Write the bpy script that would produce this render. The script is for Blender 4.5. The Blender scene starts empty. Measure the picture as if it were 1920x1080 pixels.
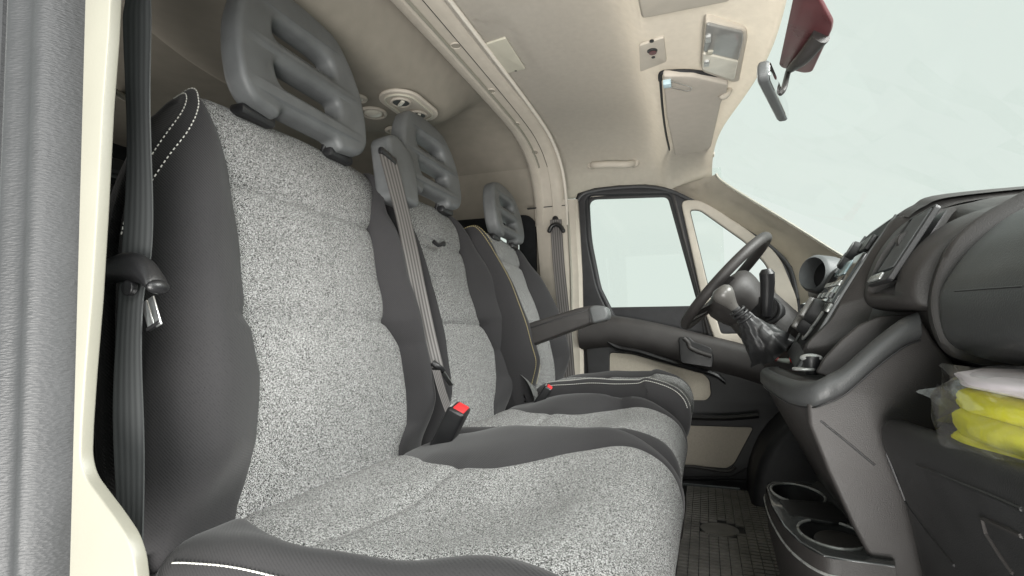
import bpy, bmesh, math, random
from mathutils import Vector, Matrix
from mathutils.bvhtree import BVHTree
random.seed(7)
R = math.radians
S = bpy.context.scene
COL = S.collection
# ------------------------------------------------------------------ camera, world, lights, exposure
# axes: x = forward of the van, y = from the open passenger door toward the driver, z = up from cab floor
FPX = 1000.0
CAM = Vector((0, 0, .55))
psi = math.atan(.3616); th = math.atan(.088)
CF = Vector((-math.sin(psi)*math.cos(th), math.cos(psi)*math.cos(th), math.sin(th)))
CR = Vector((math.cos(psi), math.sin(psi), 0))
CU = CR.cross(CF)
cd = bpy.data.cameras.new('camera'); cam = bpy.data.objects.new('camera', cd); COL.objects.link(cam)
cd.sensor_width = 36; cd.lens = 36*FPX/1920; cd.clip_start = .02; cd.clip_end = 200
cam.matrix_world = Matrix(((CR.x, CU.x, -CF.x, CAM.x), (CR.y, CU.y, -CF.y, CAM.y), (CR.z, CU.z, -CF.z, CAM.z), (0, 0, 0, 1)))
S.camera = cam
W = bpy.data.worlds.new('World'); S.world = W; W.use_nodes = True
bg = W.node_tree.nodes['Background']; bg.inputs[0].default_value = (.765, .845, .795, 1); bg.inputs[1].default_value = 1.0
def area(name, loc, target, size, size_y, energy, color=(1, .97, .92)):
    l = bpy.data.lights.new(name, 'AREA'); l.shape = 'RECTANGLE'; l.size = size; l.size_y = size_y; l.energy = energy; l.color = color
    o = bpy.data.objects.new(name, l); COL.objects.link(o); o.location = loc
    o.rotation_euler = (Vector(target)-Vector(loc)).to_track_quat('-Z', 'Y').to_euler(); return o
area('door_light', (1.5, -2.6, 2.3), (-.3, .9, .6), 2.4, 1.6, 160, (1, .99, .975))
area('ceiling_fill', (.25, -1.7, -.45), (-.3, 1.25, 1.25), 2.4, 1.2, 225, (1, .97, .93))  # added fill lamp, low outside the doorway, brightens the ceiling from below
area('rear_fill', (-1.6, .42, .95), (-1.3, 1.6, 1.2), 1.3, .5, 6)  # added fill lamp inside the rear cabin; the wall here has no window
area('windshield_light', (1.75, 1.0, 2.15), (-.3, 1.2, .7), 1.6, 1.0, 135, (1, .99, .97))
S.view_settings.view_transform = 'Standard'; S.view_settings.look = 'None'
S.view_settings.exposure = 0; S.view_settings.gamma = 1; S.view_settings.use_curve_mapping = False
S.render.engine = 'CYCLES'
S.cycles.max_bounces = 8; S.cycles.diffuse_bounces = 5; S.cycles.transparent_max_bounces = 16

# ------------------------------------------------------------------ points measured along sight lines onto real planes
def ray(px, py): return (CF + CR*((px-960)/FPX) - CU*((py-540)/FPX))
def on(px, py, n, p):
    r = ray(px, py); n = Vector(n); return CAM + r*((Vector(p)-CAM).dot(n)/r.dot(n))
def AX(px, py, v): return on(px, py, (1, 0, 0), (v, 0, 0))
def AY(px, py, v): return on(px, py, (0, 1, 0), (0, v, 0))
def AZ(px, py, v): return on(px, py, (0, 0, 1), (0, 0, v))
def hit(px, py, ob):
    bpy.context.view_layer.update()
    me = ob.data
    t = BVHTree.FromPolygons([ob.matrix_world @ v.co for v in me.vertices], [tuple(p.vertices) for p in me.polygons])
    r = ray(px, py).normalized(); loc, nor, i, d = t.ray_cast(CAM, r)
    if loc is None: return None, None
    if nor.dot(r) > 0: nor = -nor
    return loc, nor
def catmull(P, n=8, closed=False):
    P = [Vector(p) for p in P]; out = []; L = len(P); rng = L if closed else L-1
    for i in range(rng):
        if closed: a, b, c, d = P[i-1], P[i], P[(i+1) % L], P[(i+2) % L]
        else: a, b, c, d = P[max(i-1, 0)], P[i], P[i+1], P[min(i+2, L-1)]
        for k in range(n):
            t = k/n
            out.append(.5*((2*b)+(c-a)*t+(2*a-5*b+4*c-d)*t*t+(3*b-a-3*c+d)*t**3))
    if not closed: out.append(P[-1])
    return out
def lerp_table(tab):
    tab = sorted(tab)
    def f(v):
        if v <= tab[0][0]: return tab[0][1]
        for i in range(len(tab)-1):
            if v <= tab[i+1][0]:
                t = (v-tab[i][0])/(tab[i+1][0]-tab[i][0]); return tab[i][1]*(1-t)+tab[i+1][1]*t
        return tab[-1][1]
    return f
def smooth_table(tab):
    tab = sorted(tab); pts = catmull([(a, b, 0) for a, b in tab], 10)
    return lerp_table([(p.x, p.y) for p in pts])
def sstep(a, b, x):
    t = max(0, min(1, (x-a)/(b-a))); return t*t*(3-2*t)

# ------------------------------------------------------------------ materials
def mat(name, col, rough=.6, var=.0, vscale=40, bump=0, bscale=400, spec=.5, metal=0, col2=None, detail=3, coat=0, sheen=0, bdist=.002):
    m = bpy.data.materials.new(name); m.use_nodes = True; nt = m.node_tree; N = nt.nodes; L = nt.links
    b = N['Principled BSDF']; b.inputs['Base Color'].default_value = (*col, 1); b.inputs['Roughness'].default_value = rough
    b.inputs['Specular IOR Level'].default_value = spec; b.inputs['Metallic'].default_value = metal
    b.inputs['Coat Weight'].default_value = coat
    if sheen: b.inputs['Sheen Weight'].default_value = sheen
    tc = N.new('ShaderNodeTexCoord')
    if var or col2:
        n = N.new('ShaderNodeTexNoise'); n.inputs['Scale'].default_value = vscale; n.inputs['Detail'].default_value = detail
        L.new(tc.outputs['Object'], n.inputs['Vector'])
        r = N.new('ShaderNodeValToRGB'); L.new(n.outputs['Fac'], r.inputs['Fac']); r.color_ramp.elements[0].position = .3; r.color_ramp.elements[1].position = .7
        c2 = col2 or tuple(min(1, c*(1+var)) for c in col)
        c1 = col if col2 else tuple(c*(1-var) for c in col)
        r.color_ramp.elements[0].color = (*c1, 1); r.color_ramp.elements[1].color = (*c2, 1)
        L.new(r.outputs['Color'], b.inputs['Base Color'])
        mr = N.new('ShaderNodeMapRange'); L.new(n.outputs['Fac'], mr.inputs['Value']); mr.inputs['To Min'].default_value = max(0, rough-.08); mr.inputs['To Max'].default_value = min(1, rough+.08)
        L.new(mr.outputs['Result'], b.inputs['Roughness'])
    if bump:
        n2 = N.new('ShaderNodeTexNoise'); n2.inputs['Scale'].default_value = bscale; n2.inputs['Detail'].default_value = 2
        L.new(tc.outputs['Object'], n2.inputs['Vector'])
        bp = N.new('ShaderNodeBump'); bp.inputs['Strength'].default_value = bump; bp.inputs['Distance'].default_value = bdist
        L.new(n2.outputs['Fac'], bp.inputs['Height']); L.new(bp.outputs['Normal'], b.inputs['Normal'])
    return m
def fabric_light():
    m = bpy.data.materials.new('speckled_fabric'); m.use_nodes = True; nt = m.node_tree; N = nt.nodes; L = nt.links
    b = N['Principled BSDF']; b.inputs['Roughness'].default_value = .95; b.inputs['Specular IOR Level'].default_value = .15
    tc = N.new('ShaderNodeTexCoord')
    n = N.new('ShaderNodeTexNoise'); n.inputs['Scale'].default_value = 1050; n.inputs['Detail'].default_value = 2; n.inputs['Roughness'].default_value = .7
    L.new(tc.outputs['Object'], n.inputs['Vector'])
    v = N.new('ShaderNodeTexVoronoi'); v.inputs['Scale'].default_value = 1250; L.new(tc.outputs['Object'], v.inputs['Vector'])
    sx = N.new('ShaderNodeSeparateColor'); L.new(v.outputs['Color'], sx.inputs['Color'])
    mx = N.new('ShaderNodeMath'); mx.operation = 'MULTIPLY_ADD'; mx.inputs[1].default_value = .42; L.new(sx.outputs[0], mx.inputs[0]); 
    mu = N.new('ShaderNodeMath'); mu.operation = 'MULTIPLY'; mu.inputs[1].default_value = .75; L.new(n.outputs['Fac'], mu.inputs[0]); L.new(mu.outputs[0], mx.inputs[2])
    r = N.new('ShaderNodeValToRGB'); L.new(mx.outputs[0], r.inputs['Fac'])
    e = r.color_ramp.elements; e[0].position = .50; e[0].color = (.016, .016, .016, 1); e[1].position = .66; e[1].color = (.45, .45, .445, 1)
    x = e.new(.57); x.color = (.06, .06, .06, 1)
    L.new(r.outputs['Color'], b.inputs['Base Color'])
    bp = N.new('ShaderNodeBump'); bp.inputs['Strength'].default_value = .35; bp.inputs['Distance'].default_value = .001
    L.new(mx.outputs[0], bp.inputs['Height']); L.new(bp.outputs['Normal'], b.inputs['Normal'])
    return m
def fabric_dark():
    m = bpy.data.materials.new('charcoal_twill'); m.use_nodes = True; nt = m.node_tree; N = nt.nodes; L = nt.links
    b = N['Principled BSDF']; b.inputs['Roughness'].default_value = .9; b.inputs['Specular IOR Level'].default_value = .2
    b.inputs['Sheen Weight'].default_value = .12; b.inputs['Sheen Roughness'].default_value = .5
    tc = N.new('ShaderNodeTexCoord')
    mp = N.new('ShaderNodeVectorMath'); mp.operation = 'DOT_PRODUCT'; mp.inputs[1].default_value = (.5, .55, .67); L.new(tc.outputs['Object'], mp.inputs[0])
    w = N.new('ShaderNodeTexWave'); w.inputs['Scale'].default_value = 110; w.inputs['Distortion'].default_value = 0; L.new(mp.outputs['Value'], w.inputs['Vector'])
    n = N.new('ShaderNodeTexNoise'); n.inputs['Scale'].default_value = 500; n.inputs['Detail'].default_value = 1; L.new(tc.outputs['Object'], n.inputs['Vector'])
    n3 = N.new('ShaderNodeTexNoise'); n3.inputs['Scale'].default_value = 9; n3.inputs['Detail'].default_value = 4; L.new(tc.outputs['Object'], n3.inputs['Vector'])
    w2 = N.new('ShaderNodeMath'); w2.operation = 'MULTIPLY_ADD'; w2.inputs[1].default_value = .7; w2.inputs[2].default_value = .15; L.new(w.outputs['Fac'], w2.inputs[0]); a = N.new('ShaderNodeMath'); a.operation = 'ADD'; L.new(w2.outputs[0], a.inputs[0]); L.new(n.outputs['Fac'], a.inputs[1])
    a2 = N.new('ShaderNodeMath'); a2.operation = 'MULTIPLY_ADD'; a2.inputs[1].default_value = .5; L.new(n3.outputs['Fac'], a2.inputs[0]); L.new(a.outputs[0], a2.inputs[2])
    r = N.new('ShaderNodeValToRGB'); L.new(a2.outputs[0], r.inputs['Fac']); e = r.color_ramp.elements
    e[0].position = .3; e[0].color = (.006, .006, .0068, 1); e[1].position = 1.05 if False else 1.0; e[1].color = (.032, .031, .0325, 1)
    L.new(r.outputs['Color'], b.inputs['Base Color'])
    bp = N.new('ShaderNodeBump'); bp.inputs['Strength'].default_value = .3; bp.inputs['Distance'].default_value = .0008
    L.new(a.outputs[0], bp.inputs['Height']); L.new(bp.outputs['Normal'], b.inputs['Normal'])
    return m
def belt_mat(name, base, hi):
    m = bpy.data.materials.new(name); m.use_nodes = True; nt = m.node_tree; N = nt.nodes; L = nt.links
    b = N['Principled BSDF']; b.inputs['Roughness'].default_value = .5; b.inputs['Specular IOR Level'].default_value = .5
    uv = N.new('ShaderNodeTexCoord'); w = N.new('ShaderNodeTexWave'); w.inputs['Scale'].default_value = .8; w.inputs['Distortion'].default_value = 0
    mp = N.new('ShaderNodeMapping'); mp.inputs['Scale'].default_value = (2.0, 0, 0); L.new(uv.outputs['UV'], mp.inputs['Vector']); L.new(mp.outputs[0], w.inputs['Vector'])
    r = N.new('ShaderNodeValToRGB'); L.new(w.outputs['Fac'], r.inputs['Fac']); r.color_ramp.elements[0].color = (*base, 1); r.color_ramp.elements[1].color = (*hi, 1)
    L.new(r.outputs['Color'], b.inputs['Base Color'])
    bp = N.new('ShaderNodeBump'); bp.inputs['Strength'].default_value = .2; bp.inputs['Distance'].default_value = .001; L.new(w.outputs['Fac'], bp.inputs['Height']); L.new(bp.outputs['Normal'], b.inputs['Normal'])
    return m
def glass_mat(name, tint=(.97, .985, .975), gloss=.03, rough=.02):
    m = bpy.data.materials.new(name); m.use_nodes = True; nt = m.node_tree; N = nt.nodes; L = nt.links
    N.remove(N['Principled BSDF']); t = N.new('ShaderNodeBsdfTransparent'); t.inputs[0].default_value = (*tint, 1)
    g = N.new('ShaderNodeBsdfGlossy'); g.inputs['Roughness'].default_value = rough; x = N.new('ShaderNodeMixShader'); x.inputs[0].default_value = gloss
    L.new(t.outputs[0], x.inputs[1]); L.new(g.outputs[0], x.inputs[2]); L.new(x.outputs[0], N['Material Output'].inputs['Surface']); return m
def film_mat():
    m = glass_mat('clear_plastic_film', (.985, .985, .985), .15, .09); nt = m.node_tree; N = nt.nodes; L = nt.links
    out = N['Material Output']; src = out.inputs['Surface'].links[0].from_socket
    d = N.new('ShaderNodeBsdfDiffuse'); d.inputs[0].default_value = (.85, .84, .86, 1); x = N.new('ShaderNodeMixShader'); x.inputs[0].default_value = .045
    L.new(src, x.inputs[1]); L.new(d.outputs[0], x.inputs[2]); L.new(x.outputs[0], out.inputs['Surface']); return m
def seal_mat():
    m = mat('grey_rubber_leather_grain', (.036, .037, .039), .5, .06, 30); nt = m.node_tree; N = nt.nodes; L = nt.links; b = N['Principled BSDF']
    tc = N.new('ShaderNodeTexCoord'); mp = N.new('ShaderNodeMapping'); mp.inputs['Scale'].default_value = (1, 1, 3.2); L.new(tc.outputs['Object'], mp.inputs[0])
    n = N.new('ShaderNodeTexVoronoi'); n.feature = 'F1'; n.inputs['Scale'].default_value = 190; L.new(mp.outputs[0], n.inputs['Vector'])
    n2 = N.new('ShaderNodeTexNoise'); n2.inputs['Scale'].default_value = 260; n2.inputs['Detail'].default_value = 3; L.new(mp.outputs[0], n2.inputs['Vector'])
    n.inputs['Randomness'].default_value = 1
    ad = N.new('ShaderNodeMath'); ad.operation = 'ADD'; L.new(n.outputs['Distance'], ad.inputs[0]); L.new(n2.outputs['Fac'], ad.inputs[1])
    bp = N.new('ShaderNodeBump'); bp.inputs['Strength'].default_value = .35; bp.inputs['Distance'].default_value = .0012; L.new(ad.outputs[0], bp.inputs['Height']); L.new(bp.outputs['Normal'], b.inputs['Normal'])
    return m
M = dict(
    light=fabric_light(), dark=fabric_dark(),
    headrest=mat('grey_grained_plastic', (.105, .11, .112), .48, .12, 25, .25, 900, .5),
    dash=mat('charcoal_grained_plastic', (.036, .033, .032), .5, .14, 18, .3, 700, .45),
    dashdark=mat('dark_plastic', (.022, .022, .023), .5, .2, 18, .3, 700, .45),
    airbag=mat('soft_dash_skin', (.050, .052, .053), .45, .10, 14, .22, 520, .5),
    black=mat('black_plastic', (.012, .012, .013), .38, .2, 30, .15, 600, .5),
    gloss=mat('gloss_black_panel', (.02, .022, .024), .12, 0, 1, 0, 1, .6, coat=.5),
    silver=mat('satin_silver_plastic', (.42, .43, .42), .28, .1, 30, .05, 600, .5, metal=.4),
    metal=mat('bright_steel', (.85, .86, .86), .35, .06, 60, 0, 1, .5, metal=1),
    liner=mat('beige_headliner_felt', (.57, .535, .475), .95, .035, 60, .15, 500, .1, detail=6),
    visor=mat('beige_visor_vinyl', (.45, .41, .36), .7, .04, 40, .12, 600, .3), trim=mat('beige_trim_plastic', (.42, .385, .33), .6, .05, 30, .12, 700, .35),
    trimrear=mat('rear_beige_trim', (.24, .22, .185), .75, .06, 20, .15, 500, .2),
    cream=mat('cream_painted_metal', (.235, .228, .19), .4, .03, 12, .05, 300, .5),
    insetb=mat('beige_door_panel', (.44, .40, .335), .75, .06, 200, .2, 800, .2),
    plate=mat('grey_beige_cover', (.40, .385, .32), .5, .04, 30, .1, 700, .3),
    seal=seal_mat(),
    rubber=mat('black_rubber', (.017, .017, .019), .55, .25, 40, .2, 500, .4),
    matr=mat('rubber_mat', (.20, .19, .175), .6, .25, 12, .25, 300, .4),
    rearblack=mat('black_rear_cloth', (.012, .013, .014), .9, .2, 40, .2, 500, .2),
    red=mat('red_plastic', (.72, .03, .035), .4, .06, 50, 0, 1, .5),
    yellow=mat('yellow_vest_fabric', (.86, .82, .01), .7, .1, 30, .4, 120, .3, bdist=.003),
    paper=mat('lilac_white_paper', (.74, .68, .72), .5, .06, 20, .2, 60, .4),
    white=mat('white_thread', (.72, .71, .66), .8),
    ochre=mat('ochre_thread', (.5, .42, .2), .8),
    frit=mat('maroon_sensor_cover', (.10, .035, .038), .3, .15, 20, .05, 300, .5),
    labelgrey=mat('grey_sticker', (.33, .36, .33), .5, .1, 300), labelred=mat('red_sticker', (.5, .06, .06), .5, .25, 400),
    lens=mat('smoked_lamp_lens', (.20, .20, .19), .12, .15, 15, 0, 1, .6, coat=.3),
    lens2=mat('pale_lamp_lens', (.55, .53, .46), .2, .1, 20, .1, 300, .5),
    boot=mat('black_leatherette', (.02, .02, .021), .38, .2, 30, .15, 350, .5),
    knob=mat('satin_grey_knob', (.10, .096, .09), .3, .08, 30, .05, 500, .5),
    mirror=mat('mirror_glass', (.85, .87, .87), .04, 0, 1, 0, 1, .5, metal=1),
    belt=belt_mat('grey_belt_webbing', (.052, .055, .056), (.078, .082, .083)),
    belt2=belt_mat('dark_belt_webbing', (.055, .05, .048), (.17, .16, .155)),
    glass=glass_mat('window_glass'), film=film_mat(),
)
# ------------------------------------------------------------------ object helpers
def link(name, me, m, parent=None):
    o = bpy.data.objects.new(name, me); COL.objects.link(o)
    if m:
        me.materials.clear(); me.materials.append(M[m] if isinstance(m, str) else m)
    if parent:
        o.parent = parent; o.matrix_parent_inverse = parent.matrix_basis.inverted()
    return o
def mesh(name, V, Fc, m, parent=None, smooth=True, angle=40):
    me = bpy.data.meshes.new(name); me.from_pydata([tuple(v) for v in V], [], Fc); me.validate()
    bm = bmesh.new(); bm.from_mesh(me); bmesh.ops.recalc_face_normals(bm, faces=bm.faces); bm.to_mesh(me); bm.free()
    if smooth: me.shade_smooth(); me.set_sharp_from_angle(angle=R(angle))
    return link(name, me, m, parent)
class MB:
    def __init__(s): s.bm = bmesh.new()
    def _add(s, bm2, Mx=None):
        if Mx is not None: bm2.transform(Mx)
        me = bpy.data.meshes.new('t'); bm2.to_mesh(me); bm2.free(); s.bm.from_mesh(me); bpy.data.meshes.remove(me); return s
    def box(s, c, size, rot=None, bev=0, seg=2):
        b = bmesh.new(); bmesh.ops.create_cube(b, size=1); bmesh.ops.scale(b, vec=size, verts=b.verts)
        if bev: bmesh.ops.bevel(b, geom=b.edges[:], offset=bev, segments=seg, profile=.5, affect='EDGES')
        m = Matrix.Translation(c) @ (rot.to_4x4() if rot is not None else Matrix())
        return s._add(b, m)
    def cyl(s, c, axis, r, h, r2=None, n=28, bev=0):
        b = bmesh.new(); bmesh.ops.create_cone(b, cap_ends=True, segments=n, radius1=r, radius2=r if r2 is None else r2, depth=h)
        if bev: bmesh.ops.bevel(b, geom=[e for e in b.edges if len(e.link_faces) == 2 and any(len(f.verts) > 4 for f in e.link_faces)], offset=bev, segments=3, profile=.5, affect='EDGES')
        return s._add(b, Matrix.Translation(c) @ Vector(axis).to_track_quat('Z', 'Y').to_matrix().to_4x4())
    def ball(s, c, rad, rot=None, n=24):
        b = bmesh.new(); bmesh.ops.create_uvsphere(b, u_segments=n, v_segments=n//2, radius=1); bmesh.ops.scale(b, vec=rad, verts=b.verts)
        return s._add(b, Matrix.Translation(c) @ (rot.to_4x4() if rot is not None else Matrix()))
    def tube(s, P, r, n=12, closed=False, flat=None):
        P = [Vector(p) for p in P]; b = bmesh.new(); L = len(P); rings = []; up = None
        for i, p in enumerate(P):
            t = (P[(i+1) % L]-P[i-1]) if closed else (P[min(i+1, L-1)]-P[max(i-1, 0)])
            t.normalize()
            if up is None: up = t.orthogonal().normalized()
            up = (up-t*up.dot(t)).normalized(); sd = t.cross(up)
            rr = r[i] if isinstance(r, (list, tuple)) else r
            rings.append([b.verts.new(p+(up*math.cos(a)+sd*math.sin(a))*rr) for a in [2*math.pi*k/n for k in range(n)]])
        for i in range(L if closed else L-1):
            A, B = rings[i], rings[(i+1) % L]
            for k in range(n): b.faces.new((A[k], A[(k+1) % n], B[(k+1) % n], B[k]))
        if not closed: b.faces.new(rings[0][::-1]); b.faces.new(rings[-1])
        return s._add(b)
    def grid(s, rows, thick=0):
        b = bmesh.new(); G = [[b.verts.new(p) for p in r] for r in rows]
        for i in range(len(G)-1):
            for j in range(len(G[0])-1): b.faces.new((G[i][j], G[i][j+1], G[i+1][j+1], G[i+1][j]))
        if thick: bmesh.ops.solidify(b, geom=b.faces[:], thickness=thick)
        return s._add(b)
    def build(s, name, m, parent=None, smooth=True, angle=40):
        bmesh.ops.recalc_face_normals(s.bm, faces=s.bm.faces)
        me = bpy.data.meshes.new(name); s.bm.to_mesh(me); s.bm.free()
        if smooth: me.shade_smooth(); me.set_sharp_from_angle(angle=R(angle))
        return link(name, me, m, parent)
def frame3(origin, ux, uy):      # matrix: local x -> ux, local y -> uy, local z -> ux x uy
    ux = Vector(ux).normalized(); uy = Vector(uy); uy = (uy-ux*uy.dot(ux)).normalized(); uz = ux.cross(uy)
    m = Matrix((ux, uy, uz)).transposed().to_4x4(); m.translation = Vector(origin); return m
YZX = lambda y: Matrix(((1, 0, 0, 0), (0, 0, 1, y), (0, 1, 0, 0), (0, 0, 0, 1)))      # local (x,y) -> world (x,z) on plane y
def plate(name, outline, holes, half, bev, Mx, m, parent=None, smooth_outline=0, angle=35):
    cu = bpy.data.curves.new('c', 'CURVE'); cu.dimensions = '2D'; cu.fill_mode = 'BOTH'
    cu.extrude = max(0, half-bev); cu.bevel_depth = bev; cu.bevel_resolution = 3; cu.offset = -bev
    for P in [outline]+list(holes):
        P = [Vector((p[0], p[1], 0)) for p in P]
        if smooth_outline: P = catmull(P, smooth_outline, True)
        sp = cu.splines.new('POLY'); sp.points.add(len(P)-1); sp.use_cyclic_u = True
        for i, p in enumerate(P): sp.points[i].co = (p.x, p.y, 0, 1)
    o = bpy.data.objects.new('tmp', cu); COL.objects.link(o)
    dg = bpy.context.evaluated_depsgraph_get(); me = bpy.data.meshes.new_from_object(o.evaluated_get(dg))
    bpy.data.objects.remove(o); bpy.data.curves.remove(cu)
    bm = bmesh.new(); bm.from_mesh(me); bmesh.ops.remove_doubles(bm, verts=bm.verts, dist=1e-5); bm.transform(Mx)
    bmesh.ops.recalc_face_normals(bm, faces=bm.faces); bm.to_mesh(me); bm.free()
    me.name = name; me.shade_smooth(); me.set_sharp_from_angle(angle=R(angle))
    return link(name, me, m, parent)
def rr(x0, z0, x1, z1, r, n=6):
    out = []
    for cx, cz, a0 in ((x1-r, z1-r, 0), (x0+r, z1-r, 90), (x0+r, z0+r, 180), (x1-r, z0+r, 270)):
        for k in range(n+1): a = R(a0+90*k/n); out.append((cx+r*math.cos(a), cz+r*math.sin(a)))
    return out
def roundpoly(P, r, n=5):       # polygon with rounded corners
    P = [Vector((p[0], p[1])) for p in P]; out = []; L = len(P)
    rs = r if isinstance(r, (list, tuple)) else [r]*L
    for i in range(L):
        a, b, c = P[i-1], P[i], P[(i+1) % L]; u = (a-b); v = (c-b); q = min(rs[i], u.length*.45, v.length*.45)
        p0 = b+u.normalized()*q; p1 = b+v.normalized()*q
        for k in range(n+1):
            t = k/n; p = p0*(1-t)**2+b*2*t*(1-t)+p1*t*t; out.append((p.x, p.y))
    return out
def ribbon(name, P, Wd, thick, m, parent=None):
    V = []; Fc = []; uvs = []
    n = 8; P = [Vector(p) for p in P]; Wd = [Vector(w) for w in Wd]; L = len(P)
    for i in range(L):
        t = (P[min(i+1, L-1)]-P[max(i-1, 0)]).normalized(); nn = t.cross(Wd[i]).normalized()*thick/2
        for k in range(n+1): V.append(P[i]+Wd[i]*(k/n-.5)+nn)
        for k in range(n+1): V.append(P[i]+Wd[i]*(.5-k/n)-nn)
    q = 2*(n+1)
    me = bpy.data.meshes.new(name)
    for i in range(L-1):
        for k in range(q): Fc.append((i*q+k, i*q+(k+1) % q, (i+1)*q+(k+1) % q, (i+1)*q+k))
    Fc.append(tuple(range(q))[::-1]); Fc.append(tuple((L-1)*q+k for k in range(q)))
    me.from_pydata([tuple(v) for v in V], [], Fc)
    uv = me.uv_layers.new(name='UVMap')
    for poly in me.polygons:
        for li in poly.loop_indices:
            vi = me.loops[li].vertex_index; k = vi % q; i = vi//q
            uv.data[li].uv = ((k/n) if k <= n else ((q-1-k)/n), i/L)
    me.shade_smooth(); me.set_sharp_from_angle(angle=R(50))
    return link(name, me, m, parent)
def ring(mb, l, n, r, tr):
    f = frame3(l, n.orthogonal(), n.cross(n.orthogonal())); mb.tube([f @ Vector((r*math.cos(a), r*math.sin(a), 0)) for a in [2*math.pi*k/30 for k in range(30)]], tr, 8, True)
def tag(o, label, cat, group=None, kind=None):
    if label: o['label'] = label
    if cat: o['category'] = cat
    if group: o['group'] = group
    if kind: o['kind'] = kind
    return o
def thing(name, label, cat, loc=(0, 0, 0), group=None):
    o = bpy.data.objects.new(name, None); COL.objects.link(o); o.location = loc; o.empty_display_size = .1
    bpy.context.view_layer.update(); tag(o, label, cat, group); return o
def struct(o): o['kind'] = 'structure'; return o
def resample(P, n):
    L = [0]
    for i in range(len(P)): L.append(L[-1]+(P[(i+1) % len(P)]-P[i]).length)
    out = []; j = 0
    for k in range(n):
        s = L[-1]*k/n
        while L[j+1] < s: j += 1
        t = (s-L[j])/max(1e-9, L[j+1]-L[j]); out.append(P[j].lerp(P[(j+1) % len(P)], t))
    return out
# ------------------------------------------------------------------ upholstered pad (backrest or cushion)
def pad(name, prof, N, ext, ins, front, disp, tomap, r, parent, stitch=None, insert_name='fabric_panel', thread='white'):
    """prof: closed outline (d,h); ext(p)->(y0,y1); ins(p)->(a,b); front(p,n)->bool; disp(y,p,n,info)->offset"""
    P = resample(catmull([(p[0], p[1], 0) for p in prof], 10, True), N)
    area2 = sum(P[i].x*P[(i+1) % N].y-P[(i+1) % N].x*P[i].y for i in range(N)); sg = 1 if area2 > 0 else -1
    Nn = []
    for i in range(N):
        t = (P[(i+1) % N]-P[i-1]).normalized(); Nn.append(Vector((t.y, -t.x, 0))*sg)
    rf = r if callable(r) else (lambda p, _r=r: _r)
    nE, nL, nM = 7, 8, 26
    cols = []; V = []
    grid = []
    for i in range(N):
        p, n = P[i], Nn[i]; r = rf(p); y0, y1 = ext(p); a, b = ins(p); a = max(a, y0+r*1.02); b = min(b, y1-r*1.02)
        row = []
        for k in range(nE):
            t = R(90*(1-k/(nE))); row.append((y0+r*(1-math.sin(t)), r*(1-math.cos(t)), -1))
        for k in range(nL): t = k/nL; row.append(((y0+r)*(1-t)+a*t, 0, 0))
        for k in range(nM): t = k/nM; row.append((a*(1-t)+b*t, 0, 1))
        for k in range(nL): t = k/nL; row.append((b*(1-t)+(y1-r)*t, 0, 2))
        for k in range(nE+1):
            t = R(90*k/nE); row.append((y1-r*(1-math.sin(math.pi/2-t)) if False else y1-r+r*math.sin(t), r*(1-math.cos(t)), 3))
        fr = front(p, n)
        g = []
        for (y, inset, z) in row:
            o = disp(y, p, n, dict(y0=y0, y1=y1, a=a, b=b, fr=fr))*(1-inset/r) - inset
            if fr: o -= .0028*math.exp(-((y-a)/.004)**2)+.0028*math.exp(-((y-b)/.004)**2)
            q = p+n*o; g.append(tomap(q.x, y, q.y))
        grid.append((g, fr, row, p))
    nc = len(grid[0][0]); jA = nE+nL; jB = nE+nL+nM
    body_f, ins_f = [], []
    V = [v for g in grid for v in g[0]]
    for i in range(N):
        i2 = (i+1) % N
        for j in range(nc-1):
            f = (i*nc+j, i*nc+j+1, i2*nc+j+1, i2*nc+j)
            if grid[i][1] and grid[i2][1] and jA <= j < jB: ins_f.append(f)
            else: body_f.append(f)
    body_f.append(tuple(i*nc for i in range(N))); body_f.append(tuple(i*nc+nc-1 for i in range(N))[::-1])
    def sub(nm, Fc, m, par):
        used = sorted({v for f in Fc for v in f}); mp = {v: k for k, v in enumerate(used)}
        return mesh(nm, [V[v] for v in used], [tuple(mp[v] for v in f) for f in Fc], m, par, True, 60)
    body = sub(name, body_f, 'dark', parent); insert = sub(insert_name, ins_f, 'light', body)
    if stitch:
        for (jf, lo, hi, side) in stitch:
            mb = MB(); pts = []
            for i in range(N):
                if lo(grid[i][3], Nn[i]):
                    j = jf(grid[i][3]) if callable(jf) else jf; j0 = int(j); t = j-j0; q = Vector(grid[i][0][j0]).lerp(Vector(grid[i][0][j0+1]), t)
                    du = Vector(grid[(i+1) % N][0][j0])-Vector(grid[i-1][0][j0]); dv = Vector(grid[i][0][min(nc-1, j0+1)])-Vector(grid[i][0][max(0, j0-1)])
                    nn = du.cross(dv).normalized(); cen = tomap(grid[i][3].x-Nn[i].x*.05, (grid[i][2][jA][0]+grid[i][2][jB][0])/2, grid[i][3].y-Nn[i].y*.05)
                    if nn.dot(q-Vector(cen)) < 0: nn = -nn
                    pts.append(q+nn*.0010)
            # cut into dashes of thread
            acc = 0
            for k in range(len(pts)-1):
                a, b = pts[k], pts[k+1]; L = (b-a).length
                if L > .03: continue
                s = 0
                while s < L:
                    step = min(.0005+L-s, .0062)
                    if L-s < .003: break
                    u = (b-a)/L; mb.tube([a+u*s, a+u*(s+min(.0040, L-s))], .0009, 6); s += .0062
            mb.build('stitching', thread, body)
    return body, grid
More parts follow.
